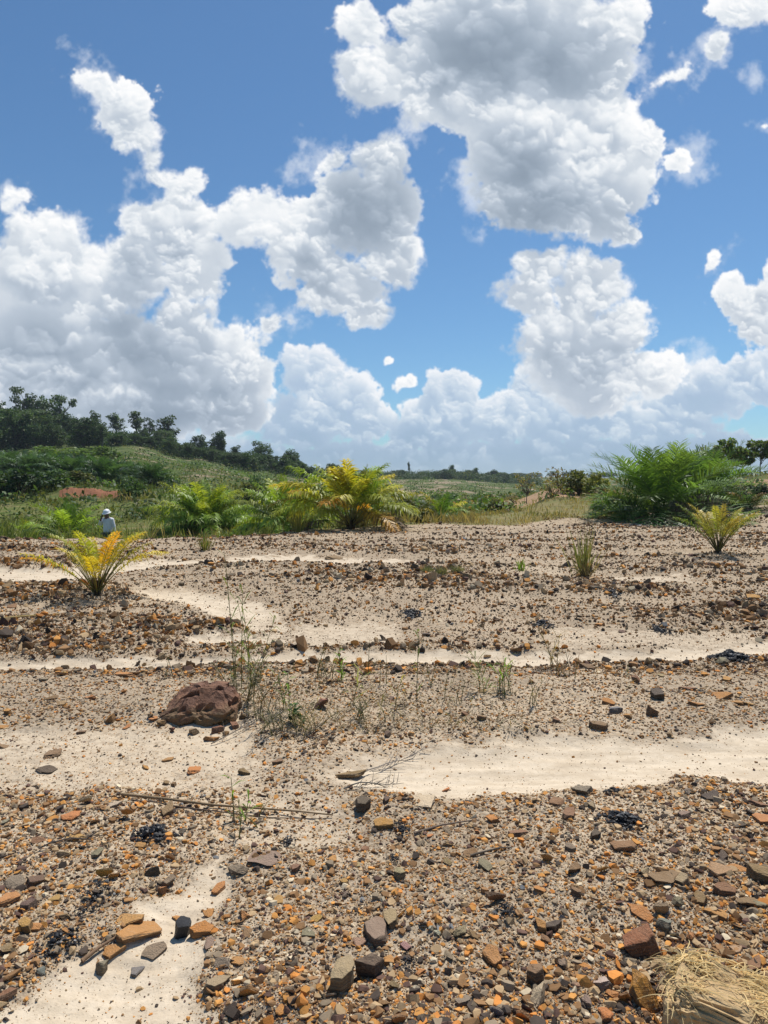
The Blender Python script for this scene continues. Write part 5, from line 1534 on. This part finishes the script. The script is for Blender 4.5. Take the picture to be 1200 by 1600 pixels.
def grass():
    r = np.random.default_rng(78); mb = MB()
    N = 150000
    u = r.uniform(-.75, .75, N); y = np.exp(r.uniform(math.log(18), math.log(110), N)); x = u * y; px = 600 + FPX * u
    s, veg, org, pink = ground_masks(x, y)
    clump = fbm(x * .8, y * .8, 96, 3) * 1.3
    keep = r.uniform(0, 1, N) < veg * (1 - .93 * org) * np.clip(.45 + 1.1 * clump, .04, 1)
    x, y, px, clump = x[keep], y[keep], px[keep], clump[keep]
    n = len(x); z = H(x, y)
    d = np.stack([r.normal(0, .38, n), r.normal(0, .38, n), np.ones(n)], -1); d /= np.linalg.norm(d, axis=1, keepdims=True)
    w = np.stack([np.cos(th := r.uniform(0, 6.28, n)), np.sin(th), np.zeros(n)], -1)
    tall = np.clip(.45 + .5 * clump + r.normal(0, .12, n), .12, 1.1) * np.where(px < 240, 1.2, .8) * np.where((px > 740), .75, 1.0)
    dry = np.clip(.46 + fbm(x * .25, y * .25, 97, 3) * .9 + (px - 250) / 800 + r.normal(0, .2, n), 0, 1)[:, None]
    g = np.array((.075, .105, .028)); st = np.array((.27, .215, .095)); bb = np.array((.12, .145, .035))
    col = np.where(dry < .5, g + (bb - g) * dry * 2, bb + (st - bb) * (dry - .5) * 2) * r.uniform(.7, 1.25, (n, 1))
    wid = .013 * (y / 22) ** .6
    mb.blades(np.stack([x, y, z], -1), d, w, tall, wid * 2.2, r.uniform(.05, .5, n), col, .5)
    tag(mb.build('grass', M_GRASS), kind='stuff')


grass()


def tuft(px, py, h, n, label, seed, cols, spread=.5, name='grass_tuft', w=.010, Y=None, cat='grass tuft', stalks=0):
    r = np.random.default_rng(seed)
    x, y, z = hit(px, py) if Y is None else atY(px, Y)
    mb = MB(); b = np.stack([r.normal(0, .06 * h + .012, n), r.normal(0, .06 * h + .012, n), np.zeros(n)], -1)
    d = np.stack([b[:, 0] / (h * .12 + .02) * spread * .6 + r.normal(0, spread * .35, n), b[:, 1] / (h * .12 + .02) * spread * .6 + r.normal(0, spread * .35, n), np.ones(n)], -1); d /= np.linalg.norm(d, axis=1, keepdims=True)
    th = r.uniform(0, 6.28, n); wv = np.stack([np.cos(th), np.sin(th), 0 * th], -1)
    c = np.array(cols)[r.integers(0, len(cols), n)] * r.uniform(.7, 1.3, (n, 1))
    mb.blades(b, d, wv, h * r.uniform(.45, 1.1, n), w, r.uniform(0, .6, n) * spread, c, .5)
    for i in range(stalks):
        t = np.linspace(0, 1, 5); a = r.uniform(0, 6.28); q = r.uniform(.05, .3) * h
        mb.tube(np.stack([t ** 1.5 * q * math.cos(a), t ** 1.5 * q * math.sin(a), t * h * r.uniform(.8, 1.3)], -1), .0025, np.array((.2, .15, .07)), 4)
    o = mb.build(name, M_GRASS); o.location = (x, y, z - .01)
    return tag(o, label, cat)


GT = [(.10, .155, .03), (.16, .19, .045), (.20, .19, .07)]; DT = [(.24, .19, .10), (.18, .14, .08), (.12, .09, .06)]; BT = [(.13, .22, .03), (.19, .26, .04)]
tuft(912, 898, .98, 85, 'tall upright grass tuft with brown base standing alone on gravel', 1, [(.17, .20, .06), (.22, .22, .08), (.26, .23, .11)], .42, w=.015, stalks=6)
LAND.append(('the tall grass tuft', 912, 870))
tuft(916, 901, .42, 90, 'dry brown thatch around the foot of the tall grass tuft', 2, DT, .8, 'dry_thatch', .012, cat='dry grass')
tuft(813, 892, .30, 34, 'small bright green tuft a little way off the tall grass tuft', 3, BT, .45, w=.016)
tuft(320, 860, .55, 130, 'grey-green bushy tuft on bare ground below the withered palm', 4, GT + DT[:1], .7, w=.014)
tuft(300, 835, 1.15, 120, 'tall green reed clump before the withered palm', 5, BT + GT, .55, w=.03)
tuft(466, 832, 1.0, 60, 'yellowish reed clump before the orange-tipped palm', 6, [(.28, .24, .07), (.2, .2, .05)], .5, w=.03)
for i, (px, py, s, lab) in enumerate([(668, 893, .2, 'first low dusty patch of fine grass on the far gravel bar'), (690, 897, .24, 'widest low dusty grass patch on the far gravel bar'), (715, 893, .2, 'last low dusty grass patch on the far gravel bar')]):
    tuft(px, py, s, 260, lab, 20 + i, [(.15, .165, .08), (.21, .20, .11)], 1.3, w=.006)
    LAND.append(('the low grass patch', 690, 893)) if i == 1 else None


# thin weeds on the middle bank: stem + leaves each
def weed(px, py, h, label, seed, leafcol, leaves=7, leaf=.12, stems=1, lean=.12, wid=.008, name='weed', stemcol=(.13, .14, .045), low=.1):
    r = np.random.default_rng(seed)
    x, y, z = hit(px, py); root = empty(name, (x, y, z - .005), label, 'weed')
    for s in range(stems):
        sm, lm = MB(), MB()
        a = r.uniform(0, 6.28); q = lean * h * r.uniform(.3, 1.3); hh = h * (1 if s == 0 else r.uniform(.45, .95))
        t = np.linspace(0, 1, 7); o = r.normal(0, .012, 2) * min(stems, 4)
        P = np.stack([o[0] + t ** 1.6 * q * math.cos(a), o[1] + t ** 1.6 * q * math.sin(a), t * hh], -1)
        sm.tube(P, np.linspace(.0032, .0013, 7) * (1 + h * .3), stemcol, 5)
        k = np.linspace(low, .97, leaves); B = np.stack([np.interp(k, t, P[:, i]) for i in range(3)], -1)
        th = r.uniform(0, 6.28) + np.arange(leaves) * 2.5 + r.normal(0, .3, leaves)
        up = r.uniform(.5, 1.5, leaves)
        d = np.stack([np.cos(th), np.sin(th), up], -1); d /= np.linalg.norm(d, axis=1, keepdims=True)
        w = np.stack([-np.sin(th), np.cos(th), 0 * th], -1)
        lm.blades(B, d, w, leaf * r.uniform(.6, 1.2, leaves), wid, r.uniform(.1, .6, leaves), np.array(leafcol) * r.uniform(.75, 1.25, (leaves, 1)), .45)
        st = sm.build('stem', M_GRASS, root)
        lm.build('leaves', M_GRASS, st)
    return root


WG = (.13, .17, .045); WD = (.22, .175, .09); WB = (.15, .26, .035); WR = (.17, .10, .06)
for a in [
        (366, 1082, 1.05, 'tallest weed, a thin stalk rising from behind the big boulder', 1, WG, 9, .22, 2, .05, .010), (384, 1072, .75, 'leaning leafy stalk next to the tallest weed', 2, WG, 9, .24, 3, .25, .011),
        (404, 1062, .5, 'arching grass-leaved weed bending away from the tallest weed', 3, (.17, .2, .06), 10, .26, 3, .5, .010), (372, 1096, .4, 'grey dry weed crowding the foot of the tallest weed', 4, (.17, .16, .11), 16, .12, 6, .5, .006),
        (398, 1100, .35, 'dark dry weed tangle beside the big boulder', 5, (.14, .12, .08), 14, .10, 7, .6, .006), (460, 1118, .30, 'bright-topped weed with fresh lime leaves', 6, WB, 8, .09, 1, .08, .018),
        (446, 1108, .26, 'pale green grassy weed just before the bright-topped weed', 7, WG, 9, .16, 2, .2, .008), (540, 1066, .24, 'short bright grassy weed at the crest beside the clod', 8, WB, 9, .15, 2, .2, .010),
        (510, 1060, .26, 'dry twiggy weed at the bank crest', 9, WD, 12, .08, 6, .7, .004), (577, 1056, .3, 'thin brown stalk with a tiny seed head at the crest', 10, WR, 4, .06, 1, .1, .006),
        (648, 1092, .52, 'upright weed with paired narrow leaves in the bank middle', 11, (.16, .19, .05), 10, .13, 1, .06, .014), (600, 1070, .22, 'faint dry stalk between the thin brown stalk and the paired-leaf weed', 12, WD, 5, .08, 2, .2, .005),
        (550, 1098, .24, 'yellowish drooping blades beside the reddish clod', 13, (.24, .25, .06), 7, .2, 1, .4, .011), (622, 1102, .22, 'curved yellow blades lying low in the bank middle', 14, (.26, .23, .07), 6, .2, 1, .6, .010),
        (606, 1126, .16, 'small yellow blades under the paired-leaf weed', 15, (.27, .22, .06), 6, .16, 1, .6, .010), (745, 1082, .28, 'green and tan grass sprig on the stony bank', 16, WG, 11, .2, 2, .25, .010),
        (782, 1078, .24, 'fresh green sprig in dry grass on the stony bank', 17, WB, 8, .2, 2, .2, .013), (790, 1084, .26, 'dry straw stalks around the fresh green sprig', 18, WD, 10, .14, 5, .4, .005),
        (860, 1046, .40, 'tall dry straw weed leaning over the sand ribbon', 19, (.26, .2, .10), 9, .2, 4, .35, .007), (878, 1058, .24, 'reddish dry weed beside the tall straw weed', 20, WR, 14, .10, 6, .6, .005),
        (715, 1100, .25, 'thin dark stems in the stony bank', 21, WR, 6, .08, 4, .4, .005), (480, 1146, .2, 'low sprawling dry weed at the foot of the bank', 22, WD, 18, .10, 8, .9, .005),
        (430, 1140, .22, 'grey sprawling weed under the bright-topped weed', 23, (.19, .17, .12), 18, .11, 8, .9, .005), (375, 1282, .20, 'small fresh seedling rooted beside the dead stem', 24, WB, 6, .10, 2, .3, .010),
        (390, 1290, .14, 'dry little weed next to the seedling at the dead stem', 25, WD, 8, .08, 4, .7, .005), (258, 1060, .2, 'thin dry sprig over the boulder shoulder', 26, WD, 6, .06, 3, .5, .004),
        (820, 1100, .2, 'short dry sprig on the bank below the straw weed', 27, WD, 8, .1, 4, .5, .005), (560, 1120, .16, 'dull low weed at the foot of the reddish clod', 28, (.12, .11, .06), 12, .09, 5, .8, .006),
        (675, 1070, .2, 'two thin tan stalks past the paired-leaf weed', 29, WD, 5, .1, 2, .3, .005), (418, 1120, .24, 'brown stalky weed between the boulder and bright-topped weed', 30, WR, 10, .1, 6, .5, .005)]:
    weed(*a)
def bank_litter():
    r = np.random.default_rng(55); mb = MB()
    N = 5200
    px = r.normal(620, 190, N); py = r.uniform(1046, 1150, N); k = (px > 330) & (px < 1000); px, py = px[k], py[k]
    d = np.stack([(px - 600) / FPX, cP + (800 - py) / FPX * sP, -sP + (800 - py) / FPX * cP], -1); t = -CAMZ / d[:, 2]
    x, y = d[:, 0] * t, d[:, 1] * t
    k = (sandmask(x, y) < .3) & (fbm(x * 1.6, y * 1.6, 98, 3) + .35 * (px < 640) > r.uniform(-.3, .7, len(x))); x, y = x[k], y[k]; n = len(x)
    d = np.stack([r.normal(0, .9, n), r.normal(0, .9, n), r.uniform(.05, 1.1, n)], -1); d /= np.linalg.norm(d, axis=1, keepdims=True)
    th = r.uniform(0, 6.28, n); w = np.stack([np.cos(th), np.sin(th), 0 * th], -1)
    c = np.array([(.20, .155, .09), (.13, .10, .065), (.26, .21, .13), (.12, .13, .05), (.09, .07, .05)])[r.integers(0, 5, n)]
    mb.blades(np.stack([x, y, H(x, y)], -1), d, w, r.uniform(.04, .17, n), r.uniform(.003, .006, n), r.uniform(0, .6, n), c, .5)
    tag(mb.build('dry_litter', M_GRASS), kind='stuff')


bank_litter()
# a broad-leaved seedling in the weed clump
weed(466, 1128, .13, 'dark broad-leaved seedling at the foot of the bright-topped weed', 40, (.035, .07, .02), 14, .085, 3, .4, .034, 'seedling')
LAND.append(('the bright-topped weed', 460, 1080)); LAND.append(('the tallest weed', 366, 1000)); LAND.append(('the paired-leaf weed', 648, 1060))
LAND.append(('the straw weed', 862, 1040)); LAND.append(('the green sprig', 782, 1068))
# ------------------------------------------------------------------ the person beyond the terrace edge
def skin_body(name, verts, edges, radii, mat, parent, sub=2, root=0):
    me = bpy.data.meshes.new(name); me.from_pydata(verts, edges, [])
    o = bpy.data.objects.new(name, me); COL.objects.link(o); o.parent = parent
    md = o.modifiers.new('Skin', 'SKIN'); md.use_smooth_shade = True
    sk = me.skin_vertices[0] if len(me.skin_vertices) else None
    if sk is None:
        bpy.context.view_layer.objects.active = o
        bpy.ops.mesh.customdata_skin_add() if hasattr(bpy.ops.mesh, 'customdata_skin_add') else None
        sk = me.skin_vertices[0]
    for i, v in enumerate(sk.data):
        rr = radii[i]; v.radius = (rr, rr) if not isinstance(rr, tuple) else rr
        v.use_root = (i == root)
    s = o.modifiers.new('Sub', 'SUBSURF'); s.levels = sub; s.render_levels = sub
    me.materials.append(mat)
    return o


def cloth(name, col, rough=.9):
    m, t = newmat(name)
    pos = t.n('ShaderNodeTexCoord').outputs['Object']
    nz = t.noise(pos, 9.0, 4.0)
    p = t.n('ShaderNodeBsdfPrincipled', None, Base_Color=t.mix(nz, [c * .82 for c in col], col), Roughness=rough)
    b = t.n('ShaderNodeBump', None, Strength=.5, Distance=.03, Height=nz); t.t.links.new(b.outputs[0], p.inputs['Normal'])
    t.out(p.outputs[0]); return m


def person():
    x, y, _ = atY(168, 26.0); z = Hs(x, y)
    z_top = CAMZ - (797 - 755) / FPX * 26.0                  # top of the hard hat in the photo
    root = empty('person', (x, y, z_top - 1.76), 'person in white shirt and white hard hat raising a hand to the face', 'person')
    root.rotation_euler = (0, 0, R(-14))
    skin = cloth('skin', (.17, .09, .06), .55)
    # faces -Y (towards the photographer), head bent a little down; his right side is at -X
    V = [(0, .0, .95), (0, .01, 1.10), (0, .02, 1.28), (0, .02, 1.42), (0, -.01, 1.50), (0, -.045, 1.57), (0, -.05, 1.64), (0, -.035, 1.70),      # 0-7 pelvis .. crown
         (-.17, .02, 1.40), (-.30, -.05, 1.20), (-.13, -.20, 1.44), (-.08, -.20, 1.50),                                                        # 8-11 right arm, raised
         (.17, .02, 1.40), (.25, .04, 1.13), (.27, -.04, .90), (.27, -.06, .82),                                                               # 12-15 left arm
         (-.09, .0, .90), (-.11, -.01, .50), (-.12, .03, .09), (-.13, -.10, .03),                                                              # 16-19 right leg
         (.09, .0, .90), (.12, -.02, .50), (.14, .03, .09), (.15, -.10, .03),                                                                  # 20-23 left leg
         (0, -.125, 1.585), (0, -.14, 1.62)]                                                                                                   # chin, nose
    E = [(0, 1), (1, 2), (2, 3), (3, 4), (4, 5), (5, 6), (6, 7), (3, 8), (8, 9), (9, 10), (10, 11), (3, 12), (12, 13), (13, 14), (14, 15), (0, 16), (16, 17), (17, 18), (18, 19), (0, 20), (20, 21), (21, 22), (22, 23), (5, 24), (6, 25)]
    Rr = [(.16, .11), (.14, .10), (.16, .11), (.14, .09), .055, .075, .095, .075, .065, .048, .034, .04, .065, .048, .036, .04, .09, .065, .045, .04, .09, .065, .045, .04, .035, .014]
    skin_body('body', V, E, Rr, skin, root)
    for s, hx, hy, hz, dx in ((-1, -.08, -.20, 1.50, .5), (1, .27, -.06, .82, 0)):       # fingers
        base = np.array([hx, hy, hz])
        fv, fe, fr = [tuple(base)], [], [.028]
        for k, (off, L) in enumerate(((-.03, .07), (-.01, .085), (.01, .08), (.03, .065), (.045, .05))):
            up = 1 if s < 0 else -1
            a = base + np.array([off * .8, -.01, .02 * up]); b = a + np.array([.3 * L * (1 if s < 0 else 0), -.02, .55 * L * up]); c = b + np.array([.35 * L * (1 if s < 0 else -.3), .015, .4 * L * up])
            i = len(fv); fv += [tuple(a), tuple(b), tuple(c)]; fe += [(0, i), (i, i + 1), (i + 1, i + 2)]; fr += [.010, .009, .008]
        skin_body('hand', fv, fe, fr, skin, root, 1)
    white = cloth('white_cotton', (.80, .79, .82)); dark = cloth('dark_cotton', (.035, .04, .055))
    sv = [(0, .0, .90), (0, .01, 1.05), (0, .02, 1.28), (0, .02, 1.43), (-.18, .02, 1.405), (-.30, -.05, 1.20), (-.165, -.17, 1.40), (.18, .02, 1.405), (.25, .04, 1.13), (.27, -.03, .93), (0, .0, 1.475)]
    skin_body('shirt', sv, [(0, 1), (1, 2), (2, 3), (3, 4), (4, 5), (5, 6), (3, 7), (7, 8), (8, 9), (3, 10)], [(.19, .14), (.18, .135), (.19, .14), (.165, .115), .085, .068, .052, .085, .066, .052, .075], white, root)
    tv = [(0, 0, .93), (-.095, 0, .86), (-.11, -.01, .50), (-.12, .03, .10), (.095, 0, .86), (.12, -.02, .50), (.14, .03, .10)]
    skin_body('trousers', tv, [(0, 1), (1, 2), (2, 3), (0, 4), (4, 5), (5, 6)], [(.17, .125), .115, .088, .072, .115, .088, .072], dark, root)
    for sx in (-.125, .145):
        skin_body('boot', [(sx, .05, .05), (sx, -.04, .045), (sx, -.14, .035)], [(0, 1), (1, 2)], [.055, .055, .045], cloth('boot_leather', (.03, .025, .02)), root, 2)
    # hard hat: dome, brim and crown ridge
    mb = MB(); n = 28; th = np.linspace(0, 2 * np.pi, n, endpoint=False)
    prof = [(.004, .125), (.05, .118), (.09, .096), (.115, .06), (.128, .015), (.131, -.002), (.158, -.012), (.160, -.018), (.128, -.014), (.12, .0)]
    rings = []
    for rr, zz in prof:
        peak = np.where(np.sin(th) < 0, 1 + .16 * (rr > .14) * (-np.sin(th)), 1)
        rings.append(np.stack([np.cos(th) * rr * .92, np.sin(th) * rr * 1.12 * peak, np.full(n, zz) + .006 * (np.abs(np.cos(th)) < .12) * (zz > .02)], -1))
    Vh = np.concatenate(rings); i = np.arange(len(prof) - 1)[:, None] * n; k = np.arange(n)[None]; k2 = (k + 1) % n
    mb.add(Vh, np.stack([i + k, i + k2, i + n + k2, i + n + k], -1).reshape(-1, 4), (.82, .83, .84))
    mb.F[3].append(np.array([[0, q, q + 1] for q in range(1, n - 1)]))
    hm, t = newmat('hat_shell'); a = t.n('ShaderNodeAttribute', {'attribute_name': 'tint'}).outputs['Color']
    p = t.n('ShaderNodeBsdfPrincipled', None, Base_Color=a, Roughness=.35); t.out(p.outputs[0])
    hat = mb.build('hard_hat', hm, root, smooth=True); hat.location = (0, -.045, 1.675); hat.rotation_euler = (R(14), 0, 0)
    em = cloth('eye', (.03, .025, .02), .3)
    for sx in (-.035, .035):
        bm = bmesh.new(); bmesh.ops.create_uvsphere(bm, u_segments=10, v_segments=8, radius=.011); me = bpy.data.meshes.new('eye'); bm.to_mesh(me); bm.free(); me.materials.append(em)
        e = bpy.data.objects.new('eye', me); COL.objects.link(e); e.parent = root; e.location = (sx, -.138, 1.645)


person()
# ------------------------------------------------------------------ words for every stone: its colour, its shape and what it lies by
SHAPE = {'slab': 'slab', 'plate': 'thin plate', 'block': 'block', 'wedge': 'wedge', 'chip': 'chunk', 'pebble': 'rounded stone'}


def size_word(w, py):
    real = w * CAMZ / max(py - 755, 40)
    return 'big' if real > .068 else 'small' if real < .034 else 'middling'


def side(dx, dy):
    if abs(dx) > 1.6 * abs(dy): return 'to the right of' if dx > 0 else 'to the left of'
    if abs(dy) > 1.6 * abs(dx): return 'below' if dy > 0 else 'above'
    return ('below and right of' if dx > 0 else 'below and left of') if dy > 0 else ('above and right of' if dx > 0 else 'above and left of')


def label_stones():
    rows = []
    for o, px, py, w, kind, colour, lab in STONES:
        tag(o, None, 'stone', 'loose stones on the washed gravel')
        if lab:
            o['label'] = lab; continue
        ds = sorted((math.hypot(px - a, (py - b) * 1.3), ref, px - a, py - b) for ref, a, b in LAND)
        rows.append([o, px, py, w, kind, colour, ds])
    used = {q['label'] for q, *_ in [(s[0],) for s in STONES] if 'label' in q}
    rows.sort(key=lambda q: q[6][0][0])
    for o, px, py, w, kind, colour, ds in rows:
        base = f"{size_word(w, py)} {colour} {SHAPE[kind]}"
        done = None
        for d, ref, dx, dy in ds[:4]:
            far = 'just ' if d < 45 else '' if d < 110 else 'well '
            cand = f"{base} {far}{side(dx, dy)} {ref}"
            if cand not in used: done = cand; break
        if done is None:
            for d, ref, dx, dy in ds[:6]:
                for word in ('second', 'third', 'fourth'):
                    cand = f"{word} {base} {side(dx, dy)} {ref}, counting outward"
                    if cand not in used and done is None: done = cand
        done = done or base + ' in the open gravel'
        used.add(done); o['label'] = done


label_stones()

# ------------------------------------------------------------------ the moist air that pales the far hills
def haze():
    mb = MB(); x0, x1, y0, y1, z0, z1 = -5200, 5200, -70, 1860, -7, 48
    v = [(x, y, z) for x in (x0, x1) for y in (y0, y1) for z in (z0, z1)]
    mb.add(v, [[0, 1, 3, 2], [4, 6, 7, 5], [0, 4, 5, 1], [2, 3, 7, 6], [0, 2, 6, 4], [1, 5, 7, 3]], (1, 1, 1))
    m, t = newmat('air')
    p = t.n('ShaderNodeVolumePrincipled', None, Color=(.72, .82, .95, 1), Density=0.00024, Anisotropy=0.2)
    t.out(vol=p.outputs[0])
    tag(mb.build('haze', m), kind='stuff')


haze()
SC.cycles.volume_bounces = 0
